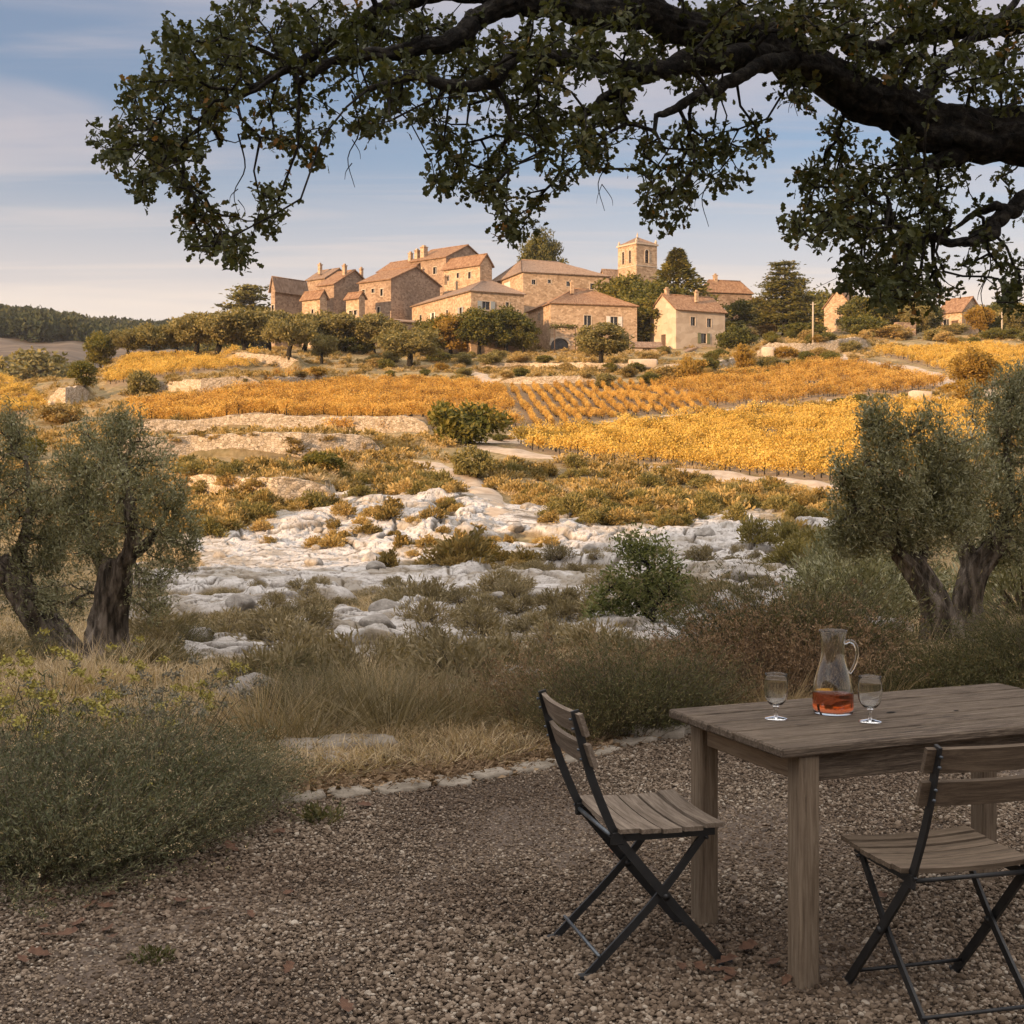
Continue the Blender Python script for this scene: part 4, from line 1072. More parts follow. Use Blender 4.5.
house('stone_house', 'long roofed house high at the back left with two chimneys', 378, 414, 440, 288, 48, 267, 261, 'V', wL=[W_(.5, .84, 1.3, 1.2), W_(.2, .84, .9, 1.2), W_(.8, .86, .9, 1.2)], roof=m_tile, chim=[(.4, .2, 1.8, .9), (.4, .38, 1.4, .8), (.45, .05, 2.4, 1.2)])
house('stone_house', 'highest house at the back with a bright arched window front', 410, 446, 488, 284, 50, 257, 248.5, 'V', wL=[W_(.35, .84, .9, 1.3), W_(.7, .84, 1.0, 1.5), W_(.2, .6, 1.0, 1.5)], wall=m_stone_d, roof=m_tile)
house('stone_house', 'lit house with a broad tiled roof behind the wide hipped farmhouse', 444, 480, 492, 276, 48, 264, 257.5, 'V', wL=[W_(.72, .86, .8, 1.4), W_(.4, .88, .8, 1.1), W_(.12, .86, .8, 1.2)], roof=m_tile, wall=m_stone)
house('farmhouse', 'wide hipped farmhouse with three lit faces in the middle of the village', 412, 471, 524, 240, 28, 291, 280, 'U', (.7, .0), wR=[W_(.28, .80, 1.4, 1.5, 'b'), W_(.68, .84, .7, .8), W_(.25, .3, 1.2, 2.0)], wL=[W_(.16, .78, .9, 1.3), W_(.32, .3, 1.3, 3.0, 'd'), W_(.38, .76, .9, 1.4, 's'), W_(.62, .76, .8, 1.2), W_(.84, .74, .9, 1.4, 'b')], roof=m_tile_g, chim=[(.1, .5, .3, .6)])
house('stone_house', 'long upper house with white closed shutters on its lit end', 483, 523, 609, 268, 20, 272, 262, 'U', (.35, .5), wR=[W_(.12, .86, .8, 1.0), W_(.52, .86, .8, 1.0), W_(.8, .84, .8, 1.2), W_(.3, .88, .7, .8)], wL=[W_(.62, .84, 3.0, 2.6, 'c')], roof=m_tile_g)
house('stone_house', 'small roof block peeping between the long upper house and the tower', 600, 606, 632, 284, 20, 277, 271, 'U', roof=m_tile_g)
house('farmhouse', 'large square farmhouse with an arched dark cellar door', 528, 551, 637, 244, 16, 303, 290, 'U', (.95, .95), wR=[W_(.42, .62, 1.25, 2.9), W_(.73, .68, 1.25, 1.7, 's'), W_(.10, .17, 2.9, 2.5, 'a')], wL=[W_(.5, .82, .7, 1.3)], roof=m_tile, chim=[(.33, .3, .9, .6)])
house('farmhouse', 'pale plastered farmhouse with a green shuttered window and sunlit gable', 650, 676, 725, 246, 30, 309, 297, 'U', wR=[W_(.34, .74, 1.0, 1.6, 'w'), W_(.67, .73, .95, 1.6, 'w'), W_(.56, .36, 1.15, 1.8, 'g')], wL=[W_(.52, .30, 1.2, 2.2, 'd')], wall=m_render, roof=m_tile, chim=[(.08, .5, 1.1, .7), (.55, .25, .7, .6)])
house('shed', 'little stone shed with a tiled roof left of the pale farmhouse', 629, 632, 662, 243, 12, 347, 342, 'U', shed='V', wR=[W_(.5, .45, 1.3, 1.7, 'd')], wall=m_render, roof=m_tile_g, cat='shed')
house('shed', 'low lean-to with a sunlit end at the foot of the pale farmhouse', 678, 685, 697, 240, 30, 353, 348, 'U', shed='U', wall=m_render, roof=m_tile_g, cat='shed')
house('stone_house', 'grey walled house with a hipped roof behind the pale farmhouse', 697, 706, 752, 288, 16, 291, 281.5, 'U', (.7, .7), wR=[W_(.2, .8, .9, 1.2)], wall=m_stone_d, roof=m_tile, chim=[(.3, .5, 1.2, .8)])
house('stone_house', 'orange lit gable house half hidden by bushes right of the cedar', 824, 852, 862, 290, 55, 306, 291, 'U', wL=[W_(.5, .5, .9, 1.2)], wall=m_stone, roof=m_tile)
house('stone_house', 'small farm with a lit gable front at far right under the oak leaves', 938, 962, 982, 285, 38, 311, 299, 'V', wL=[W_(.35, .6, 1.2, 1.6), W_(.7, .45, 1.3, 2.2, 'd')], wall=m_stone, roof=m_tile)
house('ruin', 'grey roofless stone block in the bushes at right', 894, 897, 916, 262, 15, 322, 318, roofs=False, wall=m_stone_d, cat='ruin')
house('shed', 'low grey shed roofed with slabs below the olive row', 326, 333, 352, 228, 25, 361, 357, 'U', shed='V', wall=m_stone_d, roof=m_tile_g, cat='shed')
house('shed', 'squat stone trough house right of the grey slab shed', 349, 362, 374, 224, 30, 366, 363, 'U', shed='V', wall=m_stone, roof=m_tile_g, cat='shed')
house('shed', 'small terrace store with a pale wall under the large gabled house', 392, 402, 420, 243, 30, 322, 319, 'U', shed='V', wall=m_stone, roof=m_tile_g, cat='shed')

# bell tower
def bell_tower():
    d = 278; th = rad(33); e1 = np.array([math.cos(th), math.sin(th), 0]); e2 = np.array([-math.sin(th), math.cos(th), 0]); Z = np.array([0, 0, 1.0])
    C = np.array([(636.5 - 512) / F * d, d, 0]); zb = tz(C[0], C[1]) - 1
    k = (657 - 512) / F; L = (k * C[1] - C[0]) / (e1[0] - k * e1[1])
    k = (618 - 512) / F; L2 = (k * C[1] - C[0]) / (e2[0] - k * e2[1])
    he = EYE - (243.5 - YH) * d / F - zb; C[2] = zb
    t = thing('bell_tower', 'square stone bell tower with corner pinnacles rising over the roofs', 'bell tower', tuple(C))
    mb = MB(); z0 = np.zeros(3)
    arch = lambda z, h: (z - h / 2, z + h / 2)
    z1, z2 = he - 3.9, he - 1.15
    wr = [(L * .5 - .52, L * .5 + .52, z1, z2)]; w2 = [(L2 * .34 - .42, L2 * .34 + .42, z1, z2), (L2 * .70 - .42, L2 * .70 + .42, z1, z2)]
    facade(mb, z0, e1, L, he, -e2, wr); facade(mb, z0, e2, L2, he, -e1, w2)
    facade(mb, e1 * L + e2 * L2, -e1, L, he, e2, []); facade(mb, e1 * L + e2 * L2, -e2, L2, he, e1, [])
    mb.obj('wall', m_stone, t)
    cm = MB(); mid = e1 * L / 2 + e2 * L2 / 2
    cm.box(mid + Z * (he + .12), (L + .5, L2 + .5, .34), th); cm.box(mid + Z * (he - 4.6), (L + .16, L2 + .16, .22), th)
    cm.obj('cornice', m_frame, t)
    for a, b in ((0, 0), (1, 0), (0, 1), (1, 1)):
        pm = MB(); p = e1 * L * (.03 + .94 * a) + e2 * L2 * (.03 + .94 * b) + Z * (he + .25)
        pm.box(p + Z * .3, (.42, .42, .6), th); pm.lathe([(.26, .6), (.2, .75), (.0, 1.15)], p, 6); pm.obj('pinnacle', m_frame, t)
    rf = MB(); pk = mid + Z * (he + 2.0); q = [z0, e1 * L, e1 * L + e2 * L2, e2 * L2]; q = [v + Z * (he + .3) for v in q]
    for i in range(4): slope(rf, q[i], q[(i + 1) % 4], pk, pk, Z, .06)
    rf.obj('roof', m_tile_g, t)
    fm = MB().lathe([(.3, -.3), (.16, .2), (.2, .5), (.0, 1.2)], pk, 8); fm.obj('finial', m_frame, t)
    for (a, b, c, dd), e, n in ((wr[0], e1, -e2), (w2[0], e2, -e1), (w2[1], e2, -e1)):
        O = lambda u, z, dep: e * u + Z * z + n * dep
        am = MB(); r = (b - a) / 2; pts = [O((a + b) / 2 + math.cos(q_) * (r + .1), dd - r + math.sin(q_) * (r + .1), .0) for q_ in np.linspace(0, math.pi, 11)]
        for p, q_ in zip(pts[:-1], pts[1:]): am.beam(p, q_, .22, .2, n)
        am.beam(O(a - .08, c, 0), O(a - .08, dd - r, 0), .2, .2, n); am.beam(O(b + .08, c, 0), O(b + .08, dd - r, 0), .2, .2, n)
        for s_ in (0, 1):
            cpt = O(a if s_ == 0 else b, dd, -.02); ar = pts[10:4:-1] if s_ == 0 else pts[0:6]
            for p, q_ in zip(ar[:-1], ar[1:]): am.add([cpt + n * .03, np.array(p), np.array(q_)], [[[0, 1, 2]]])
        fo = am.obj('window', m_frame, t)
        pm = MB(); pm.add([O(a, c, -.28), O(b, c, -.28), O(b, dd, -.28), O(a, dd, -.28)], [[[0, 1, 2, 3]]])
        for q_ in range(5):
            zz = c + (dd - c) * (q_ + .5) / 5; pm.beam(O(a, zz, -.2), O(b, zz, -.2), .05, .3, Z, mi=1)
        pm.obj('louvre', [m_pane, m_wood], fo)
bell_tower()

# pergola over the cellar door, utility poles, gate posts
def pergola():
    x, d, z = (564 - 512) / F * 240.5, 240.5, 0; z = tz(x, d)
    t = thing('pergola', 'leafy pergola over the cellar door of the arched farmhouse', 'pergola', (x, d, z), rad(16))
    for a in (-2.0, 2.0):
        MB().tube([(a, -.6, -.5), (a, -.6, 4.6)], .09, 6).obj('post', m_wood, t)
    mb = MB()
    for a in np.linspace(-2.4, 2.4, 7): mb.beam((a, -1.0, 4.7), (a, 2.0, 4.8), .1, .1)
    mb.beam((-2.4, -.6, 4.6), (2.4, -.6, 4.6), .12, .12); mb.obj('beams', m_wood, t)
    pts = np.column_stack([R.uniform(-2.5, 2.5, 500), R.uniform(-1.1, 1.8, 500), 4.85 + R.normal(size=500) * .2])
    MB().add(*leaf_geo(pts, rdir(500, -.2), R.uniform(.2, .4, 500), .7)).obj('foliage', L_green, t)
pergola()
m_pole = simple('grey_pole', [(.3, (.34, .29, .22)), (.7, (.48, .42, .33))], 3, .85, .1)
for lab, px, py, top in (('pale utility pole beside the track left of the upper vineyard', 813, 353, 302), ('utility pole at the right edge of the upper vineyard', 1002, 338, 312), ('short utility pole left of the cedar by the village wall', 724.5, 336, 308)):
    x, d, z = hit(px, py, None, 120); h = EYE - (top - YH) * d / F - z
    t = thing('utility_pole', lab, 'utility pole', (x, d, z), group='utility poles')
    MB().tube([(0, 0, -.6), (0, 0, h)], [.19, .13], 8).obj('shaft', m_pole, t)
    MB().beam((-.5, 0, h - .4), (.5, 0, h - .4), .1, .1).obj('crossarm', m_pole, t)
for lab, px, py, w, hh in (('white squared block standing by the wall under the cedar', 768, 358, 2.2, 1.9), ('pale boulder beside the upper dirt road', 920, 402, 2.6, 1.5), ('low pale stone tank below the little shed', 643, 369, 4.4, 1.7)):
    x, d, z = hit(px, py, None, 100); mb = MB(); V, Fq = box_geo((w, 1.4, hh), .25)
    mb.add(V + R.normal(size=V.shape) * .09 + [0, 0, hh / 2 - .2], Fq, True)
    tag(link('stone_block', mb.mesh('stone_block', [m_frame]), None, (x, d, z)), lab, 'stone block')
# ------------------------------------------------------------------ trees of the middle distance and the village
for k, (kind, lab, px, py, h, wide, leaf, var, *dd) in enumerate([
    ('cedar', 'dark tiered cedar at the left end of the village', 251, 322, 41, 1.3, None, 0),
    ('pine', 'dark broad pine rising behind the long upper roof', 542, 276, 43, .72, None, 0, 300),
    ('conifer', 'pointed dark conifer between the tower and the pale farmhouse', 677, 318, 68, 1.75, None, 0, 268),
    ('cedar', 'big spreading cedar with golden underside right of the pale farmhouse', 785, 336, 77, 1.4, None, 1),
    ('broad', 'dense dark tree right of the big cedar', 818, 332, 42, .9, None, 1),
    ('upright', 'golden feathery tree left of the big cedar', 755, 332, 36, 1.3, L_gold, 2),
    ('broad', 'round dark tree on the crest at far left', 100, 368, 35, .95, None, 2),
    ('broad', 'lone leaning green tree above the retaining wall at far left', 84, 402, 41, 1.1, None, 0),
    ('bush', 'small olive bush beside the shaded terrace wall at left', 140, 396, 26, .9, L_far_olive, 0),
    ('olive', 'first olive of the row from the left on the crest', 128, 358, 28, 1.0, None, 0),
    ('olive', 'second olive of the row from the left on the crest', 152, 355, 31, 1.1, None, 1),
    ('olive', 'third olive of the row, darker, left of the gap', 177, 355, 29, .9, None, 2),
    ('olive', 'round olive just right of the gap in the crest row', 196, 352, 37, 1.25, None, 0),
    ('olive', 'olive in the middle of the crest row below the cedar', 219, 350, 38, 1.25, None, 1),
    ('olive', 'olive under the left end cedar', 244, 350, 41, 1.31, None, 2),
    ('olive', 'olive right of the cedar in front of the brown house', 268, 350, 38, 1.25, None, 0),
    ('olive', 'forked olive standing on the pale wall', 290, 366, 51, 1.06, None, 1),
    ('olive', 'wide olive in front of the cream wing', 325, 352, 39, 1.38, None, 2),
    ('olive', 'low spreading olive behind the slab shed', 322, 364, 28, 1.0, None, 0),
    ('broad', 'dark tree below the large gabled house', 374, 352, 40, 1.25, L_far_olive, 1),
    ('olive', 'silver olive alone in front of the hipped farmhouse', 411, 368, 40, 1.38, None, 1),
    ('broad', 'low dark tree left of the yellowing bush', 436, 350, 33, 1.25, None, 0),
    ('broad', 'low bright bushy tree in front of the hipped farmhouse corner', 450, 352, 37, 1.25, L_gold, 2),
    ('broad', 'dark green tree in front of the hipped farmhouse', 478, 352, 44, 1.25, None, 1),
    ('broad', 'dark green tree at the right corner of the hipped farmhouse', 506, 352, 44, 1.25, None, 2),
    ('broad', 'big round tree in front of the arched farmhouse', 601, 369, 47, 1.44, L_far_olive, 1),
    ('bush', 'solitary wide bush between the terraces and the vine rows', 470, 445, 52, 1.05, None, 3),
    ('broad', 'dark tree left of the tower foot', 622, 312, 36, 1.0, None, 0, 268),
    ('broad', 'low dark tree under the pointed conifer', 660, 312, 30, 1.3, None, 1, 264),
    ('broad', 'dark tree behind the gap between the arched and the pale farmhouse', 644, 322, 38, 1.2, None, 2, 262),
    ('upright', 'golden poplar bush below the right gable of the pale farmhouse', 744, 372, 29, 1.5, L_gold, 0),
    ('bush', 'yellow bush below the pale farmhouse', 690, 380, 24, 1.0, L_gold, 1),
    ('bush', 'dark bush at the right corner of the pale farmhouse', 736, 348, 22, 1.2, None, 2),
    ('bush', 'yellow green bush under the big round tree', 606, 388, 15, 1.2, L_far_olive, 0),
    ('broad', 'golden tree in front of the orange gable house', 842, 324, 27, 1.0, L_gold, 1),
    ('bush', 'dark bush at the track bend right of the pole', 864, 336, 22, 1.5, None, 1),
    ('broad', 'olive brown tree left of the roofless block', 882, 330, 30, 1.0, L_far_olive, 0),
    ('broad', 'yellowing tree below the small farm at right', 980, 334, 28, 1.1, L_gold, 2),
    ('broad', 'dark tree left of the small farm at right', 930, 334, 30, 1.0, None, 1),
    ('broad', 'dark tree at the right edge above the upper vineyard', 1016, 336, 34, 1.0, L_far_olive, 2),
    ('broad', 'tree overhanging the upper right vineyard corner', 976, 390, 42, 1.25, L_gold, 3),
    ('bush', 'rounded golden bush by the upper dirt road', 962, 404, 25, 1.3, L_gold, 0),
    ('olive', 'olive close under the cream wing, right of the wide one', 345, 352, 36, 1.3, None, 0),
    ('olive', 'dusty olive between the brown house and the wide olive', 305, 350, 34, 1.2, None, 2),
    ('broad', 'low dark tree at the left corner of the hipped farmhouse', 393, 350, 28, 1.2, L_far_olive, 2),
    ('broad', 'dark tree beside the arched farmhouse corner', 524, 352, 32, 1.0, None, 3),
    ('broad', 'tall dark tree behind the wall right of the arched farmhouse', 651, 328, 34, 1.3, None, 3, 255),
    ('broad', 'round dark tree between the pale farmhouse and the cedar', 738, 335, 34, 1.2, None, 0),
    ('broad', 'brownish tree behind the small bushes left of the cedar', 762, 332, 30, 1.2, L_far_olive, 0),
    ('broad', 'bushy dark tree under the oak leaves, left of the roofless block', 868, 330, 34, 1.3, None, 1, 272),
    ('broad', 'ochre tree between the roofless block and the small farm', 915, 334, 30, 1.2, L_far_olive, 2, 268),
    ('broad', 'dark round tree behind the roofless block', 902, 328, 32, 1.3, None, 0, 285),
    ('broad', 'dark tree just right of the small farm at right', 996, 332, 30, 1.4, None, 3, 280),
    ('broad', 'dusky tree filling the gap right of the orange gable house', 856, 328, 30, 1.2, L_far_olive, 0, 282),
    ('bush', 'wide dark hedge bush along the wall right of the cedar', 800, 338, 16, 2.2, None, 0),
    ('bush', 'wide brown bush below the roofless block', 890, 338, 14, 2.2, L_garr, 1),
    ('bush', 'dark green bush under the second terrace wall', 322, 474, 23, 1.3, None, 0),
    ('bush', 'bright green bush under the solitary wide bush', 472, 478, 34, .9, L_far_olive, 1),
    ('bush', 'small bright bush at the lower dirt road', 703, 489, 15, 1.4, L_far_olive, 2),
    ('broad', 'grey round tree on the far brown field at left', 26, 372, 24, 1.1, L_far_olive, 1),
    ('bush', 'rounded dark bush by the retaining wall foot at left', 60, 424, 22, 1.5, L_garr, 1),
    ('bush', 'broad dark bush below the left vine rows', 25, 462, 25, 1.3, None, 2),
]):
    tree(kind, lab, 'tree' if kind != 'bush' else 'bush', px, py, h, wide, leaf, var, d=dd[0] if dd else None)
_g = 'bushes at the village foot'
for px, py, h in [(355, 350, 14), (395, 362, 12), (440, 362, 11), (462, 364, 12), (490, 366, 14), (520, 364, 13), (545, 366, 11), (566, 372, 10), (630, 378, 12), (650, 384, 13), (668, 380, 14), (710, 372, 14), (720, 380, 10), (770, 370, 14), (785, 358, 12),
                  (806, 362, 11), (820, 357, 10), (850, 352, 12), (905, 336, 14), (945, 338, 12), (870, 332, 12), (300, 382, 12), (315, 380, 14), (282, 384, 10), (245, 388, 10), (425, 376, 8), (540, 380, 8), (580, 383, 8), (460, 380, 7), (390, 378, 8), (860, 404, 10), (880, 402, 9), (840, 407, 8), (905, 400, 8)] + [(float(R.uniform(300, 860)), float(R.uniform(352, 383)), float(R.uniform(5, 11))) for _ in range(46)] + [(float(R.uniform(740, 1030)), float(R.uniform(326, 346)), float(R.uniform(7, 13))) for _ in range(44)]:
    tree('bush', 'low bush among the walls and gardens at the village foot', 'bush', px, py, h, R.uniform(1.0, 1.8), R.choice([L_garr, L_far_olive, L_green, L_gold], p=[.35, .3, .25, .1]), int(R.integers(0, 2)), group=_g)

# hedge strip in shade between the two big vineyards, and along the lower fields
_g = 'dark hedge bushes along the road between the vineyards'
for px in np.arange(500, 900, 11):
    py = np.interp(px, [500, 540, 620, 700, 800, 900], [441, 436, 428.5, 419.5, 409, 402])
    tree('bush', 'dark low bush in the hedge along the road between the vineyards', 'bush', px + R.uniform(-3, 3), py, R.uniform(5, 9), R.uniform(1.4, 2.2), R.choice([L_green, L_garr]), int(R.integers(0, 2)), name='hedge_bush', group=_g)

# far forest on the hills: one mass
fp = []
for _ in range(9000):
    px, d = R.uniform(-350, 1500), R.uniform(430, 1075)
    y = np.interp(px, *zip(*FT))
    if d < 630 and not (fbm(px * .02, d * .012, 5, 3) > .75): continue
    fp.append((px, d))
fp = np.array(fp); fx = (fp[:, 0] - 512) / F * fp[:, 1]
_fm = []
for k in range(4):
    pts, _c = clumpy(260, 10, (1.0, 1.0, .8, .75), .5)
    _fm.append(make_mesh('far_tree', *leaf_geo(pts, rdir(260, .3), .48, .7), [leafmat('far_forest_leaves_%d' % k, [(0, (.018, .024, .012)), (.6, (.045, .055, .026)), (1, (.10, .095, .04))], .15, .02, .8, .1)]))
scatter('forest', np.column_stack([fx, fp[:, 1], far_z(fp[:, 0], fp[:, 1]) - 1.0]), R.uniform(0, 6.28, len(fp)), R.uniform(3.2, 6.2, len(fp)), _fm, 'dark wooded ridge on the far left skyline', 'forest')

# ------------------------------------------------------------------ vineyards
def mesh_vine(seed, mat):
    global R
    keep = R; R = np.random.default_rng(seed)
    n = 280; p = np.column_stack([R.normal(size=n) * .34, R.normal(size=n) * .13, .38 + R.beta(1.6, 1.7, n) * .95])
    sh = R.integers(0, 10, n); p[:, 0] += (sh - 4.5) * .06; p[:, 2] += (sh % 3 - 1) * .10
    mb = MB().add(*leaf_geo(p, rdir(n, -.2), R.uniform(.085, .165, n), .85))
    mb.tube(smooth_path([(0, 0, -.2), (.04, .02, .3), (-.03, 0, .7)], 3), np.linspace(.05, .03, 7), 5, mi=1)
    for k in range(5): mb.tube([(0, 0, .6), (R.uniform(-.5, .5), R.uniform(-.2, .2), 1.2)], [.012, .006], 3, mi=1)
    me = mb.mesh('grapevine', [mat, m_bark]); R = keep
    return me
VY = [mesh_vine(300 + k, L_vine) for k in range(4)]; VO = [mesh_vine(320 + k, L_vine_or) for k in range(4)]
FIELD = {'A1': (4, 2.2, 1.1, VO), 'A2': (93, 1.5, .7, VO), 'A3': (24, 2.2, 1.1, VO), 'B': (6, 2.2, 1.05, VY), 'C': (8, 2.2, 1.1, VY), 'D': (52, 2.6, .9, VY), 'D2': (20, 2.2, 1.2, VY), 'E': (12, 2.2, 1.2, VY)}
LABV = {'A1': 'orange vineyard left of the solitary wide bush', 'A2': 'vine rows running downhill in the middle', 'A3': 'orange vineyard sloping below the village at right', 'B': 'bright yellow vineyard above the lower dirt road',
        'C': 'golden vineyard on the crest at left', 'D': 'yellow vine rows at the left edge', 'D2': 'thin golden vine strip on the left crest', 'E': 'golden vineyard under the small farm at right'}
allv = {}
for f, poly in VINES.items():
    ang, rs, vs, ms = FIELD[f]
    q = np.array([hit(a, b)[:2] for a, b in poly]); ca, sa = math.cos(rad(ang)), math.sin(rad(ang))
    uu = q @ [ca, sa]; vv = q @ [-sa, ca]
    U_, V_ = np.meshgrid(np.arange(uu.min(), uu.max(), vs), np.arange(vv.min(), vv.max(), rs), indexing='ij')
    U_ = U_ + R.uniform(-.2, .2, U_.shape); V_ = V_ + R.uniform(-.08, .08, U_.shape)
    x = (U_ * ca - V_ * sa).ravel(); y = (U_ * sa + V_ * ca).ravel()
    g = y > 20; x, y = x[g], y[g]
    ok = inside([tuple(v) for v in q], x, y) & (R.uniform(0, 1, len(x)) > .07)
    ok &= np.abs(512 + F * x / y - 512) < 560
    x, y = x[ok], y[ok]; allv[f] = (x, y, terr(x, y), ang, ms)
xb, yb, zb_, ang, ms = allv['B']
near = np.argsort(yb)[:290]; rest = np.setdiff1d(np.arange(len(xb)), near)
for k in near:
    o = link('grapevine', ms[int(R.integers(0, 4))], None, (xb[k], yb[k], zb_[k])); s = R.uniform(.85, 1.2)
    o.rotation_euler = (0, 0, rad(ang) + R.uniform(-.2, .2) + (math.pi if R.uniform() > .5 else 0)); o.scale = (s, s, s * R.uniform(.9, 1.15))
    tag(o, 'yellow grapevine in the front rows beside the lower dirt road', 'grapevine', 'front grapevines of the yellow vineyard')
allv['B'] = (xb[rest], yb[rest], zb_[rest], ang, ms)
for f, (x, y, z, ang, ms) in allv.items():
    scatter('vineyard', np.column_stack([x, y, z]), rad(ang) + R.uniform(-.2, .2, len(x)) + math.pi * R.integers(0, 2, len(x)), R.uniform(.75, 1.2, len(x)) * (.72 if f == 'A2' else 1), ms, LABV[f], 'vineyard')

# ------------------------------------------------------------------ scrub on the sunlit bank and tufts on the valley floor
GARR = [mesh_cushion(400 + k, 1000, .62, .5, L_garr, .13, .42, 'scrub_bush') for k in range(5)]
GREENB = [mesh_cushion(420 + k, 1000, .62, .55, L_far_olive, .12, .42, 'scrub_bush') for k in range(3)]
TUFTD = [mesh_cushion(440 + k, 1500, .5, .42, L_tuft, .085, .22, 'dry_bush') for k in range(4)]
TUFTG = [mesh_tuft(460 + k, 420, .55, .42, L_straw, .010, 1.0, 'dry_tussock') for k in range(3)]
BANK_L = [(180, 470), (330, 470), (425, 468), (470, 500), (485, 520), (400, 498), (330, 512), (250, 530), (205, 545), (190, 500)]
BANK_R = [(480, 462), (560, 464), (700, 478), (835, 495), (850, 540), (800, 520), (745, 500), (690, 530), (620, 542), (560, 520), (510, 505)]
def fill(poly, n, meshes, name, label, cat, group, s=(.7, 1.6), rock_max=.5, mind=1.0, jz=(.7, 1.1), extra=None):
    pts, tries = [], 0
    xs_ = [p[0] for p in poly]; ys_ = [p[1] for p in poly]
    while len(pts) < n and tries < n * 40:
        tries += 1
        px, py = R.uniform(min(xs_), max(xs_)), R.uniform(min(ys_), max(ys_))
        if not inside(poly, np.array([px]), np.array([py]))[0]: continue
        if min(abs(px - np.interp(py, [462, 472, 484, 498, 514, 528], [425, 447, 468, 484, 496, 500])), 99) < 9 and py < 530: continue
        x, y, z = hit(px, py)
        if on_track([x], [y], .7)[0]: continue
        if rockiness(x, y) > rock_max and R.uniform() > .12: continue
        if fbm(x * .2, y * .2, 91, 2) < -.55: continue
        if any((x - a) ** 2 + (y - b) ** 2 < mind ** 2 for a, b in pts): continue
        pts.append((x, y))
        sc = R.uniform(*s)
        plant(name, meshes[int(R.integers(0, len(meshes)))], label, cat, x, y, sc, group, sz=sc * R.uniform(*jz))
fill(BANK_L, 100, GARR, 'scrub_bush', 'russet scrub bush on the sunlit bank left of the footpath', 'bush', 'scrub bushes left of the footpath', (.6, 1.45), .5, .9)
fill(BANK_L, 52, GREENB, 'green_bush', 'greener scrub bush on the sunlit bank left of the footpath', 'bush', 'greener scrub left of the footpath', (.7, 1.5), .5, .9)
fill(BANK_R, 115, GARR, 'scrub_bush', 'russet scrub bush on the bank right of the footpath', 'bush', 'scrub bushes right of the footpath', (.6, 1.5), .5, .9)
fill(BANK_R, 60, GREENB, 'green_bush', 'greener scrub bush on the bank right of the footpath', 'bush', 'greener scrub right of the footpath', (.7, 1.6), .5, .9)
fill([(150, 445), (430, 442), (430, 460), (330, 470), (190, 472)], 18, GARR, 'terrace_bush', 'low scrub bush between the terrace walls at left', 'bush', 'scrub between the terrace walls', (.6, 1.4), .5, 1.0, (.5, .9))
fill([(690, 505), (800, 500), (850, 540), (840, 560), (760, 590), (740, 540)], 16, GREENB, 'green_bush', 'shaded green bush on the rocks left of the right olive', 'bush', 'shaded bushes on the right rocks', (.8, 1.7), 1.1, 1.0)
fill([(190, 500), (330, 512), (470, 515), (560, 525), (540, 570), (440, 585), (340, 560), (240, 548)], 52, GARR, 'tawny_bush', 'tawny cushion bush lodged in the sunlit white rocks', 'bush', 'cushion bushes in the sunlit rocks', (.5, 1.2), 1.1, 1.2)
fill([(150, 585), (260, 580), (400, 590), (470, 600), (540, 630), (620, 640), (600, 668), (300, 668), (150, 660)], 75, TUFTD, 'cushion_bush', 'grey brown dry cushion bush on the shaded river rocks', 'bush', 'dry bushes on the shaded river rocks', (.5, 1.25), .75, .6)
fill([(480, 570), (700, 560), (830, 560), (830, 640), (560, 640)], 75, TUFTD, 'dry_bush', 'grey brown dry bush on the white rocks at right', 'bush', 'dry bushes on the right rocks', (.6, 1.5), .8, .8)
for px, py, s, m, lab in [(462, 578, 1.9, GARR[0], 'big tawny bush at the edge of the sunlit rocks'), (500, 600, 1.7, TUFTD[1], 'dark dry bush below the big tawny bush on the rocks'), (425, 618, 2.0, TUFTD[2], 'wide green grey bush lying across the white rocks'), (398, 608, 1.5, TUFTD[0], 'left end bush of the green grey row on the rocks')]:
    x, y, z = hit(px, py); plant('scrub_bush', m, lab, 'bush', x, y, s)

# ground cover: short dry grass everywhere the soil shows
TF = [mesh_tuft(500 + k, 46, .26, .30, L_straw, .011, .8, 'grass_tuft', .8) for k in range(4)] + [mesh_tuft(510 + k, 40, .24, .30, L_tuft, .012, .8, 'grass_tuft', .8) for k in range(2)]
n = 55000; d = 6.0 * np.exp(R.uniform(0, 1, n) ** 1.0 * math.log(66 / 6.0)); u = R.uniform(-.47, .47, n); u[:9000] = R.uniform(-1.0, -.45, 9000); u[9000:13000] = R.uniform(.45, .8, 4000); x = u * d
z = terr(x, d); keepm = np.array([rockiness(a, b) < .12 for a, b in zip(x, d)]) & (fbm(x * .35, d * .35, 77, 3) > np.where(d < 9, -9, -.35))
keepm &= d > np.interp(x, [-6.5, -2.4, -1.2, -.16, .66, 1.06, 3.2, 8], [3.4, 5.5, 6.22, 6.7, 7.5, 7.9, 8.4, 8.4]) + .12 + R.uniform(0, .3, n)
x, d, z = x[keepm], d[keepm], z[keepm]
scatter('dry_grass', np.column_stack([x, d, z]), R.uniform(0, 6.28, len(x)), R.uniform(.4, 1.1, len(x)) * (1 + d / 90) * np.clip((d - 5.0) / 5, .62, 1), TF, 'short dry grass on the valley floor', 'grass')
n = 30000; d = R.uniform(60, 258, n); px = R.uniform(-20, 1044, n); x = (px - 512) / F * d; z = terr(x, d); _, py = pix(x, d, z)
km = np.ones(n, bool)
for poly in VINES.values(): km &= ~inside(poly, px, py)
km &= fbm(x * .12, d * .12, 78, 3) > -.15
km &= ~on_track(x, d, .2)
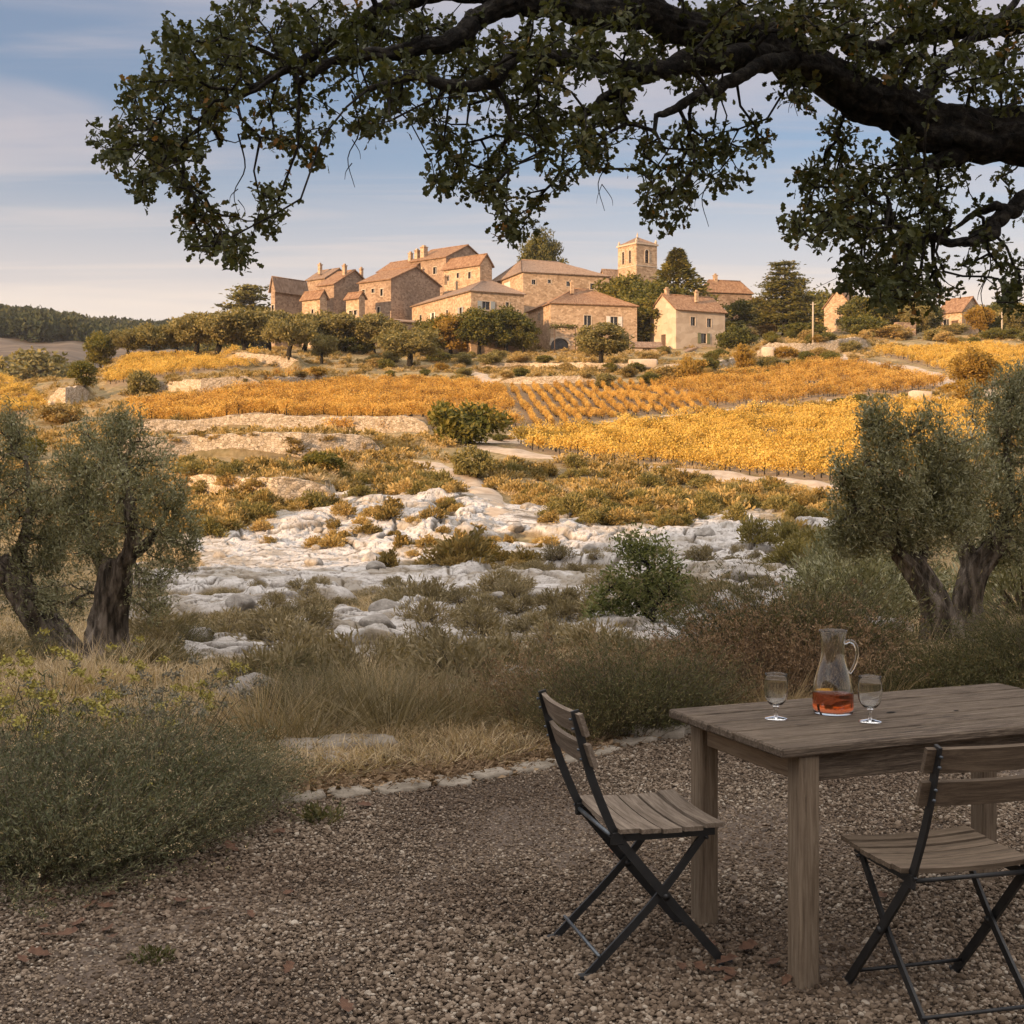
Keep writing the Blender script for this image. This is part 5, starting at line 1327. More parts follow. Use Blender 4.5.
TFb = [mesh_tuft(530 + k, 60, .42, .7, L_straw, .035, .8, 'grass_tuft', .6) for k in range(3)] + [mesh_cushion(540 + k, 90, .55, .4, L_garr, .2, .5, 'grass_tuft') for k in range(2)]
x, d, z = x[km], d[km], z[km]
km = np.array([rockiness(a, b) < .3 for a, b in zip(x, d)]); x, d, z = x[km], d[km], z[km]
scatter('straw_grass', np.column_stack([x, d, z]), R.uniform(0, 6.28, len(x)), R.uniform(.6, 1.5, len(x)), TFb, 'straw coloured grass on the sunlit slopes', 'grass')
# ------------------------------------------------------------------ gravel terrace
m_grav, nt, out = nmat('gravel')
pos = coords(nt, 'pos')
oi = nt.nodes.new('ShaderNodeObjectInfo')
cg = ramp(nt, noise(nt, pos, 45, 3, .6), [(.3, (.20, .155, .115)), (.5, (.32, .26, .20)), (.7, (.45, .38, .31))])
pr = N(nt, 'ShaderNodeBsdfPrincipled', {'Base Color': mixc(nt, 1.0, cg, (.30, .27, .25), 'MULTIPLY'), 'Roughness': .95})
nt.links.new(pr.outputs[0], out.inputs[0])
m_peb, nt, out = nmat('pebble')
oi = nt.nodes.new('ShaderNodeObjectInfo')
pos = coords(nt, 'pos')
big = noise(nt, pos, .9, 4, .6)
cg = ramp(nt, oi.outputs['Random'], [(0, (.085, .058, .036)), (.3, (.18, .128, .084)), (.6, (.27, .20, .14)), (.85, (.385, .30, .22)), (1, (.58, .50, .40))])
cg = mixc(nt, N(nt, 'ShaderNodeMapRange', {0: big, 1: .38, 2: .62, 3: .75, 4: 0.0}).outputs[0], cg, mixc(nt, 1.0, cg, (.50, .44, .40), 'MULTIPLY'))
cg = mixc(nt, 1.0, cg, (.86, .885, .89), 'MULTIPLY')
cg = mixc(nt, N(nt, 'ShaderNodeMapRange', {0: noise(nt, pos, 160, 4, .6), 1: .45, 2: .7, 3: 0.0, 4: .45}).outputs[0], cg, (.13, .10, .08))
pr = N(nt, 'ShaderNodeBsdfPrincipled', {'Base Color': cg, 'Roughness': .85, 'Specular IOR Level': .25})
nt.links.new(pr.outputs[0], out.inputs[0])
EDGE = [(-6.5, 3.2), (-4.0, 4.3), (-2.4, 5.3), (-1.55, 5.85), (-1.2, 6.06), (-.75, 6.25), (-.16, 6.54), (.30, 6.95), (.66, 7.35), (1.06, 7.75), (1.9, 8.05), (3.2, 8.25), (5.0, 8.3), (8.0, 8.2)]
exy = np.array(EDGE)
def edge_y(x): return np.interp(x, exy[:, 0], exy[:, 1])
gxs = np.linspace(-6.5, 8, 120); V = []
for k in range(40):
    f = k / 39; y0 = -6.0; yy = y0 + (edge_y(gxs) + .05 * fbm(gxs * 3, gxs * 0, 3, 3) - y0) * f
    V.append(np.column_stack([gxs, yy, .006 + .012 * fbm(gxs * 1.5, yy * 1.5, 12, 3)]))
V = np.stack(V)
struct(link('gravel_terrace', make_mesh('gravel_terrace', V.reshape(-1, 3), [grid_faces(40, 120)], [m_grav], True)))
def ico_pebble(seed):
    import bmesh
    bm = bmesh.new(); bmesh.ops.create_icosphere(bm, subdivisions=2, radius=1.0)
    r = np.random.default_rng(seed); a, b, c = r.uniform(.8, 1.25), r.uniform(.65, 1.0), r.uniform(.42, .75)
    ph = r.uniform(0, 6, 6)
    pl = [(unit(r.normal(size=3)), r.uniform(.62, .9)) for _ in range(7)]
    for v in bm.verts:
        p = np.array(v.co)
        for nn, h in pl:
            e = p @ nn - h
            if e > 0: p = p - nn * e * .85
        v.co = (p[0] * a, p[1] * b, p[2] * c)
    me = bpy.data.meshes.new('pebble'); bm.to_mesh(me); bm.free(); me.materials.append(m_peb)
    me.polygons.foreach_set('use_smooth', np.ones(len(me.polygons), bool))
    return me
PEB = [ico_pebble(600 + k) for k in range(8)]
n = 290000
d = 3.0 + (8.4 - 3.0) * R.uniform(0, 1, n) ** .8; x = R.uniform(-.58, .52, n) * d
km = (d < edge_y(x) - .02); x, d = x[km], d[km]
sz = .0068 * np.exp(.34 * R.normal(size=len(x))) * (1 + .25 * (fbm(x * .8, d * .8, 9, 2)))
sz = np.where(R.uniform(0, 1, len(x)) > .985, sz * 1.7, sz)
scatter('gravel', np.column_stack([x, d, .010 + R.uniform(0, .009, len(x))]), np.column_stack([R.uniform(-.5, .5, len(x)), R.uniform(-.5, .5, len(x)), R.uniform(0, 6.28, len(x))]), np.clip(sz, .004, .019) * .86, PEB, 'pale brown rounded gravel of the terrace', 'gravel')

# edging stones and slabs
m_edge = simple('edging_stone', [(.3, (.19, .16, .12)), (.55, (.31, .27, .215)), (.75, (.42, .375, .31))], 7, .9, .6, 30, 'pos', dist=.02)
def flat_stone(name, label, cat, x, y, L, Wd, h, rz, seed, group=None, z=0.0, mat=None):
    rr = np.random.default_rng(seed); n = 18; an = np.linspace(0, 6.283, n, endpoint=False)
    sq = 1 / np.maximum(np.abs(np.cos(an)) , np.abs(np.sin(an))) ** .75
    r = sq * (1 + .07 * rr.normal(size=n)); ca = np.cos(an) * r * L / 2; sa = np.sin(an) * r * Wd / 2
    rings = [(1.0, -.06), (1.02, h * .6), (.99, h * .92), (.93, h), (.5, h * 1.02)]
    V = [np.column_stack([ca * s, sa * s, np.full(n, zz) + .13 * h * rr.normal(size=n) + (rr.normal() * .02 * ca if zz > 0 else 0)]) for s, zz in rings]
    V.append(np.array([[0, 0, h * 1.02]])); V = np.concatenate(V)
    i, j = np.meshgrid(np.arange(4), np.arange(n), indexing='ij'); j2 = (j + 1) % n
    q = np.stack([i * n + j, i * n + j2, (i + 1) * n + j2, (i + 1) * n + j], -1).reshape(-1, 4)
    t = np.stack([4 * n + np.arange(n), 4 * n + (np.arange(n) + 1) % n, np.full(n, 5 * n)], 1)
    o = link(name, make_mesh(name, V, [q, t], [mat or m_edge], True), None, (x, y, z)); o.rotation_euler = (0, 0, rz)
    return tag(o, label, cat, group)
s = np.concatenate([[0], np.cumsum(np.linalg.norm(np.diff(exy, axis=0), axis=1))]); pos_ = s[3]; k = 0
while pos_ < s[12]:
    L = R.uniform(.15, .30); c = pos_ + L / 2
    x, y = np.interp(c, s, exy[:, 0]), np.interp(c, s, exy[:, 1]); x2, y2 = np.interp(c + .1, s, exy[:, 0]), np.interp(c + .1, s, exy[:, 1])
    flat_stone('edging_stone', 'flat pale kerb stone in the row edging the gravel', 'edging stone', x, y + .05, L, R.uniform(.13, .20), R.uniform(.024, .036), math.atan2(y2 - y, x2 - x) + R.uniform(-.08, .08), 700 + k, 'stones edging the gravel')
    pos_ += L + R.uniform(.015, .06); k += 1
for k, (px, py, L, wd, h, lab) in enumerate([(338, 752, .62, .26, .07, 'long flat slab in the grass behind the kerb row at left'), (318, 765, .34, .2, .05, 'short slab in front of the long flat slab in the grass'), (395, 763, .36, .16, .03, 'thin slab lying in dry litter behind the kerb row'),
                                              (648, 738, .42, .2, .06, 'flat stone under the dark shrub behind the left chair'), (690, 733, .30, .18, .05, 'small flat stone near the table behind the left chair')]):
    y = F * EYE / (py - YH); x = (px - 512) / F * y; flat_stone('flat_stone', lab, 'stone', x, y, L, wd, h, R.uniform(-.1, .35), 760 + k, z=tz(x, y))
m_boul = simple('grey_boulder', [(.3, (.19, .17, .145)), (.55, (.36, .33, .29)), (.75, (.52, .49, .45))], 3, .92, .9, 9, 'obj', dist=.08)
def boulder(px, py, s, lab, seed, group=None, dmin=9.0, flat=.65):
    import bmesh
    x, y, z = hit(px, py, None, dmin); rr = np.random.default_rng(seed)
    bm = bmesh.new(); bmesh.ops.create_icosphere(bm, subdivisions=3, radius=1.0)
    pl = [(unit(rr.normal(size=3)), rr.uniform(.55, .88)) for _ in range(11)]
    for v in bm.verts:
        p = np.array(v.co)
        for nn, h in pl:
            e = p @ nn - h
            if e > 0: p = p - nn * e * .9
        p = p * (1 + .06 * float(fbm(np.array(p[0] * 2.3 + seed), np.array(p[1] * 2.3 + p[2] * 1.7), seed, 4)))
        v.co = (p[0] * s * 1.2, p[1] * s, p[2] * s * flat)
    me = bpy.data.meshes.new('boulder'); bm.to_mesh(me); bm.free(); me.materials.append(m_boul)
    me.polygons.foreach_set('use_smooth', np.ones(len(me.polygons), bool))
    o = link('boulder', me, None, (x, y, max(z, surf(x, y)) + s * flat * .25)); o.rotation_euler = (0, 0, rr.uniform(0, 6)); tag(o, lab, 'boulder', group)
for k, (px, py, s_, lab) in enumerate([(258, 706, .24, 'largest grey boulder behind the grey green bush'), (236, 708, .17, 'dark boulder left of the largest grey boulder'), (222, 694, .12, 'small boulder above the dark one behind the bush'), (277, 700, .12, 'low stone right of the largest grey boulder'), (205, 697, .12, 'pale stone near the foot of the left olive'), (215, 682, .16, 'pale stone above the boulder pile')]):
    boulder(px, py, s_, lab, 800 + k)
for k in range(44):
    px, py = R.uniform(190, 800), R.uniform(500, 640)
    if rockiness(*hit(px, py)[:2]) > .4: boulder(px, py, R.uniform(.16, .5), 'angular pale block lying on the white limestone', 900 + k, 'loose blocks on the limestone', flat=.7)
for k in range(46):
    px, py = R.uniform(160, 560), R.uniform(618, 712)
    boulder(px, py, R.uniform(.07, .24) * (1 + (712 - py) / 110), 'pale loose rock lying among the dry bushes of the valley floor', 820 + k, 'loose rocks on the valley floor', flat=.5)

# dead leaves, twigs and crumbs of earth behind the kerb
_l = MB(); _q = np.array([[0, 0, .01]]); LIT = []
m_lit = leafmat('leaf_litter', [(0, (.07, .045, .028)), (.5, (.20, .135, .08)), (1, (.40, .29, .18))], .1, 3.0, .8, .1, .4, .6)
for k in range(4):
    p = R.normal(size=(26, 3)) * [.06, .06, .006] + [0, 0, .012]; d_ = rdir(26); d_[:, 2] *= .25
    mb = MB().add(*leaf_geo(p, unit(d_), R.uniform(.018, .05, 26), .5)); b = rdir(9); b[:, 2] = np.abs(b[:, 2]) * .12
    mb.add(*blade_geo(R.normal(size=(9, 3)) * [.06, .06, .004] + [0, 0, .012], unit(b), R.uniform(.05, .14, 9), .004, .1)); LIT.append(mb.mesh('litter', [m_lit]))
n = 9000; x = R.uniform(-3.2, 4.5, n); d = edge_y(x) + R.exponential(.75, n) + .14; km = d < 11; x, d = x[km], d[km]
scatter('leaf_litter', np.column_stack([x, d, terr(x, d) + .004]), R.uniform(0, 6.28, len(x)), R.uniform(.6, 1.3, len(x)), LIT, 'brown leaf litter and twigs behind the kerb stones', 'litter')

# ------------------------------------------------------------------ foreground shrubs
LAV = [mesh_shrub(900 + k, 620, .62, .62, L_lav, .024, .20, 26, .0035, (L_straw, 180, .008, 5), name='grey_green_bush') for k in range(3)]
LAVY = [mesh_shrub(910 + k, 560, .62, .60, L_lav, .030, .22, 18, .0035, (m_yel, 12, .008, 8), name='grey_green_bush') for k in range(2)]
ROS = [mesh_shrub(920 + k, 640, .85, .70, L_ros, .032, .20, 20, .0042, name='rosemary_bush', low=.1) for k in range(3)]
ROSF = [mesh_shrub(930 + k, 560, .62, .62, L_ros, .034, .24, 18, .004, (m_yel, 10, .009, 8), name='flowering_bush') for k in range(2)]
RUST = [mesh_shrub(940 + k, 240, .85, .5, L_rust, .032, .35, 11, .005, (L_rust, 90, .022, 9), name='dry_weed', low=.3, base=.3) for k in range(3)]
UMB = [mesh_shrub(950 + k, 16, .72, .26, L_lav, .05, .16, 9, .006, (m_yel, 10, .020, 44), name='yellow_umbel_plant', base=.3, low=.1) for k in range(2)]
UMBP = [mesh_shrub(956 + k, 16, .62, .30, L_straw, .04, .16, 5, .006, (m_palehead, 11, .022, 40), name='faded_umbel_plant', base=.3, low=.1) for k in range(2)]
TALL = [mesh_tuft(960 + k, 300, .78, .55, L_straw, .0075, .9, 'tall_dry_grass', .40) for k in range(3)]
TALLD = [mesh_tuft(965 + k, 320, .66, .55, L_tuft, .0085, .9, 'tall_dry_grass', .40) for k in range(3)]
def near_pt(px, py):
    y = F * EYE / (py - YH)
    if y > 8.5: x, y, z = hit(px, py, None, 8.4); return x, y
    return (px - 512) / F * y, y
g_ = 'bushes making up the big clump at left'
for px, py, s_ in [(30, 850, .8), (70, 830, .9), (110, 838, .8), (150, 815, .9), (190, 800, .8), (225, 795, .65), (15, 810, .9), (95, 800, .9), (240, 790, .6), (170, 835, .6)]:
    x, y = near_pt(px, py); plant('grass_clump', (TALL + TALLD)[int(px) % 6], 'dry stalks growing up through the big grey green clump at left', 'grass clump', x, y, s_ * .66, 'dry stalks in the big clump', z=0)
for i, (px, py, s_, m) in enumerate([(20, 880, 1.0, LAV[0]), (85, 868, 1.0, LAVY[0]), (136, 856, .84, LAV[1]), (192, 832, .74, LAV[2]), (40, 838, 1.08, LAVY[1]), (120, 822, 1.08, LAV[0]), (180, 808, .86, LAV[1]), (226, 806, .60, LAV[2]), (-40, 850, 1.1, LAV[1]), (75, 800, 1.1, LAV[2]), (150, 790, 1.06, LAVY[0]), (-10, 800, 1.1, LAV[0]), (200, 786, .72, LAV[0])]):
    x, y = near_pt(px, py); o = plant('grey_green_bush', m, 'dense grey green bush in the big clump beside the gravel at left', 'bush', x, y, s_ * R.uniform(.78, 1.0), g_, z=0, sz=s_ * R.uniform(.60, .86)); o.rotation_euler[0] = R.uniform(-.16, .16); o.rotation_euler[1] = R.uniform(-.16, .16)
for i, (px, py, s_, lab) in enumerate([(10, 790, .95, ''), (32, 780, .9, ''), (-12, 790, .95, ''), (58, 770, .8, ''), (168, 762, .8, ''), (182, 750, .8, ''), (20, 762, .9, ''), (45, 752, .85, ''), (0, 770, .95, ''), (152, 752, .8, '')]):
    x, y = near_pt(px, py); plant('yellow_umbel_plant', UMB[i % 2], 'spindly plant with yellow flower heads rising behind the big clump', 'flowering plant', x, y, s_, 'yellow flowered plants behind the big clump')
for i, (px, py, s_) in enumerate([(105, 752, .8), (128, 748, .85), (150, 756, .75), (190, 748, .8), (80, 760, .8)]):
    x, y = near_pt(px, py); plant('faded_umbel_plant', UMBP[i % 2], 'plant with faded grey seed heads behind the big clump', 'flowering plant', x, y, s_, 'faded umbel plants behind the big clump')
for i, (px, py, s_, lab) in enumerate([(585, 738, .60, 'dark rosemary bush behind the left chair, left end'), (625, 733, .74, 'dark rosemary bush behind the left chair, tallest'), (668, 728, .62, 'dark rosemary bush between the left chair and the table'), (648, 722, .70, 'dark rosemary bush in the second line behind the left chair')]):
    x, y = near_pt(px, py); plant('rosemary_bush', ROS[i % 3], lab, 'bush', x, y, s_)
for i, (px, py, s_) in enumerate([(545, 722, .55), (566, 712, .62), (605, 706, .50), (700, 712, .5), (590, 716, .48), (735, 705, .72), (770, 702, .8), (800, 700, .75), (722, 697, .6), (748, 692, .75), (792, 692, .9), (826, 698, .7), (680, 704, .5), (708, 698, .55)]):
    x, y = near_pt(px, py); plant('dry_weed', RUST[i % 3], 'rusty brown dry weed standing behind the chair and table', 'weed', x, y, s_, 'rusty weeds behind the table')
for i, (px, py, s_) in enumerate([(778, 684, 1.15), (800, 682, 1.25), (758, 686, .95), (822, 684, .95)]):
    x, y = near_pt(px, py); plant('broom_bush', ROS[i % 3], 'tall feathery green bush beyond the rusty weeds behind the wine jug', 'bush', x, y, s_, 'feathery bushes behind the wine jug')
for i, (px, py, s_, m) in enumerate([(915, 704, .58, ROSF[0]), (950, 703, .68, ROSF[1]), (988, 700, .76, ROSF[0]), (1030, 700, .85, ROSF[1]), (935, 694, .60, ROS[0]), (975, 692, .66, ROS[1]), (1015, 690, .8, ROSF[1]), (1060, 690, .9, ROS[2]), (885, 696, .42, ROS[1])]):
    x, y = near_pt(px, py); plant('flowering_bush', m, 'green bush in the bank behind the table at right', 'bush', x, y, s_, 'green bushes behind the table at right')
g_ = 'tall dry grass clumps behind the kerb'
for i in range(38):
    px = R.uniform(255, 545); py = R.uniform(690, 742) + (px < 330) * 4
    x, y = near_pt(px, py)
    if py > np.interp(px, [250, 350, 470, 545], [758, 738, 735, 728]): continue
    plant('grass_clump', (TALL if i % 5 < 1 else TALLD)[i % 3], 'clump of tall dry grass behind the kerb stones', 'grass clump', x, y, R.uniform(.35, .70), g_)
for i in range(16):
    px = R.uniform(270, 560); py = R.uniform(690, 726); x, y = near_pt(px, py)
    plant('low_scrub', (ROS + LAV + RUST)[i % 9], 'low mixed scrub among the dry grass behind the kerb', 'bush', x, y, R.uniform(.28, .5), 'low scrub among the dry grass')
for i, (px, py) in enumerate([(330, 728), (365, 722), (395, 728), (420, 720), (300, 722), (350, 712), (440, 712), (410, 704), (380, 708)]):
    x, y = near_pt(px, py); plant('grass_clump', TALLD[i % 3], 'tall brown grass clump left of the dark chair in mid picture', 'grass clump', x, y, R.uniform(.55, .85), 'tall brown grass clumps')
for i in range(48):
    px = R.uniform(-30, 1060); py = R.uniform(676, 712)
    if 160 < px < 560: continue
    x, y = near_pt(px, py)
    plant('grass_clump', (TALL + TALLD)[i % 6], 'dry grass clump at the top of the valley slope', 'grass clump', x, y, R.uniform(.4, .75), 'dry grass clumps on the upper slope')
for i in range(20):
    px = R.uniform(150, 640); py = R.uniform(668, 696); x, y = near_pt(px, py)
    plant('dry_bush', TUFTD[i % 4], 'brown cushion bush on the slope below the terrace', 'bush', x, y, R.uniform(.5, 1.0), 'brown cushion bushes below the terrace')
for i in range(26):
    px = R.choice([R.uniform(-20, 30), R.uniform(140, 180), R.uniform(820, 890), R.uniform(1000, 1050)]); py = R.uniform(650, 686); x, y = near_pt(px, py)
    plant('dry_bush', (TUFTD + ROS)[i % 7], 'dull bush growing around the old olive trees', 'bush', x, y, R.uniform(.45, .85), 'bushes around the old olives')

# ------------------------------------------------------------------ olive trees near the terrace
def olive(label, base, trunk, blobs, nleaf, seed, r0=.30, r1=.17, lsz=(.05, .082), bark=None, group=None, leaf=None, name='olive_tree', lw=.26, spread=.15):
    """base: (px,py); trunk: list of (px,py,dd,r); blobs: (px,py,rx,ry,dd,n) of twig ends"""
    global R
    keep = R; R = np.random.default_rng(seed)
    x0, d0, z0 = hit(base[0], base[1], None, 8.5); z0 = surf(x0, d0)
    org = np.array([x0, d0, z0])
    t = thing(name, label, 'olive tree' if name == 'olive_tree' else 'tree', tuple(org), 0, group)
    pt = lambda px, py, dd=0: np.array(P(px, py, d0 + dd)) - org
    tm = MB(); roots = []
    for path in trunk:
        a = np.array([np.append(pt(px, py, dd), r) for px, py, dd, r in path]); a = smooth_path(a, 7)
        if a[0, 3] > .12:
            a = smooth_path(a[::2] if len(a) > 12 else a, 4); fl = np.exp(-np.linspace(0, 9, len(a)) if a[0, 3] > .24 else -np.full(len(a), 9.0)); tm.add(*gnarled(a[:, :3], a[:, 3] * (1 + .45 * fl), 40, .26, 8, seed + len(roots)), smooth=True)
        else: tm.tube(a[:, :3], a[:, 3], 9, jit=.04)
        roots.append(a[len(a) // 3:, :3])
    roots = np.concatenate(roots)
    tg = []
    for px, py, rx, ry, dd, n in blobs:
        q = R.normal(size=(n, 3)); q = unit(q) * (R.uniform(0, 1, (n, 1)) ** .42)
        tg += [pt(px + a * rx, py + b * ry, dd + c * rx * d0 / F) for a, b, c in q]
    tg = np.array(tg)
    nd, pa = mst(roots, tg, .3)
    tm.add(*twig_geo(nd, pa, len(roots), .0032 if r0 > .1 else .003, .52, 5), smooth=True)
    tm.obj('trunk', bark or m_olivebark, t)
    k = R.integers(0, len(tg), nleaf); out_ = unit(tg[k] - nd[pa[pa[len(roots) + 1 + 2 * np.arange(len(tg))]]][0] * 0 - np.array([0, 0, 1.2]))
    p = tg[k] + rdir(nleaf) * (R.uniform(0, 1, (nleaf, 1)) ** .6) * spread * [1, 1, 1.35]
    ax = unit(out_ * .5 + rdir(nleaf, .35) * .9)
    MB().add(*leaf_geo(p, ax, R.uniform(*lsz, nleaf), lw, .04)).obj('crown', leaf or L_olive, t)
    R = keep
    return t
olive('old olive with a stout straight trunk at left', (106, 668), [[(103, 674, 0, .36), (105, 655, 0, .30), (107, 630, .05, .255), (110, 605, .05, .235), (114, 580, 0, .24), (117, 556, 0, .18)],
      [(116, 585, 0, .14), (100, 560, .3, .10), (84, 520, .5, .07), (90, 470, .6, .035)], [(118, 575, 0, .14), (132, 545, -.2, .10), (128, 500, -.2, .07), (122, 450, 0, .03)], [(122, 562, 0, .11), (150, 540, .2, .07), (165, 515, .3, .03)]],
      [(120, 505, 66, 66, 0, 150), (105, 455, 48, 38, .2, 85), (60, 600, 34, 26, .4, 24), (150, 600, 26, 20, -.2, 18), (125, 425, 18, 22, 0, 26), (170, 530, 34, 44, 0, 60), (150, 470, 24, 40, 0, 30), (85, 540, 38, 50, .3, 70), (70, 490, 40, 40, .5, 60), (148, 575, 22, 20, -.3, 18), (175, 500, 12, 26, .1, 16), (188, 545, 8, 12, 0, 6)],
      34000, 1001)
olive('old olive leaning left at the left edge of the picture', (62, 664), [[(66, 670, .2, .36), (58, 650, .2, .31), (44, 625, .2, .27), (28, 600, .2, .25), (12, 577, .2, .22), (-5, 560, .2, .17)],
      [(28, 598, .2, .14), (20, 560, .3, .10), (30, 510, .3, .06), (25, 450, .3, .025)], [(8, 575, .2, .12), (-20, 540, .2, .08), (-25, 490, .2, .04)]],
      [(62, 520, 30, 60, .3, 50), (40, 600, 44, 26, .3, 36), (20, 540, 46, 60, .2, 100), (5, 470, 40, 45, .3, 70), (12, 430, 22, 26, .4, 30), (-40, 520, 50, 70, .2, 100), (45, 555, 30, 34, .3, 34), (-40, 450, 40, 40, .3, 50)],
      28000, 1002)
olive('old olive with a bare leaning trunk at right behind the table', (946, 648), [[(948, 652, 0, .26), (942, 632, 0, .20), (935, 605, 0, .17), (922, 580, 0, .16), (910, 562, 0, .15), (896, 548, 0, .11)],
      [(912, 566, 0, .12), (900, 530, .1, .08), (885, 485, .1, .05), (880, 430, .1, .02)], [(898, 548, 0, .09), (870, 525, -.1, .05), (850, 500, 0, .025)], [(918, 575, 0, .09), (925, 535, .2, .06), (935, 480, .3, .03)]],
      [(895, 490, 52, 50, 0, 110), (885, 440, 28, 36, 0, 50), (875, 425, 12, 24, 0, 16), (860, 510, 34, 44, 0, 60), (960, 470, 34, 50, .4, 50), (920, 520, 45, 45, .2, 80), (930, 450, 26, 40, .2, 50), (846, 470, 14, 20, 0, 14), (888, 540, 44, 16, .1, 24), (852, 540, 22, 18, .1, 16), (945, 525, 36, 22, .2, 34), (950, 490, 30, 40, .3, 40)],
      34000, 1003)
olive('old dark trunked olive at the right edge behind the table', (972, 634), [[(974, 640, .8, .30), (970, 622, .8, .23), (968, 600, .8, .21), (975, 570, .8, .20), (990, 550, .8, .17), (1005, 530, .8, .13)],
      [(975, 572, .8, .14), (965, 545, .9, .10), (960, 500, 1.0, .06), (965, 440, 1.0, .02)], [(992, 548, .8, .12), (1010, 500, .9, .07), (1005, 440, 1.0, .03)]],
      [(985, 490, 50, 60, .8, 120), (1000, 420, 34, 44, 1.0, 70), (1040, 480, 50, 80, .8, 120), (955, 520, 34, 40, 1.0, 40), (1012, 385, 22, 26, 1.1, 26), (1010, 545, 30, 20, .8, 26), (1045, 400, 35, 40, 1, 40)],
      31000, 1004)
olive('small round tree standing alone on the white rocks', (650, 641), [[(650, 643, 0, .10), (649, 630, 0, .08), (652, 615, 0, .07), (650, 595, 0, .05), (648, 570, 0, .03)], [(651, 618, 0, .05), (632, 598, .2, .035), (615, 585, .2, .015)], [(652, 612, 0, .05), (668, 590, -.2, .03), (680, 570, 0, .015)]],
      [(648, 570, 34, 32, 0, 70), (668, 580, 24, 26, 0, 40), (625, 588, 26, 26, 0, 44), (640, 548, 24, 18, 0, 34), (600, 605, 16, 20, 0, 22), (660, 608, 26, 18, 0, 26), (632, 612, 26, 14, .2, 20), (685, 600, 8, 16, 0, 10)],
      6500, 1005, .1, lsz=(.06, .11), bark=m_bark, leaf=L_round, name='round_tree', lw=.45, spread=.20)
# dense green background behind the right olives
for i, (px, py, s_, lab) in enumerate([(850, 622, 1.9, 'broad dull green bush left of the right olives'), (1025, 622, 2.6, 'broad dull green bush at the right edge under the olives'), (885, 618, 1.9, 'dull bush behind the leaning olive trunk'), (838, 606, 1.9, 'dull green bush on the rocks left of the right olives')]):
    x, y, z = hit(px, py, None, 9); o = plant('olive_bush', mesh_cushion(1100 + i, 4200, .62, .6, L_olive, .05, .3, 'olive_bush'), lab, 'bush', x, y, s_ * y / 20)

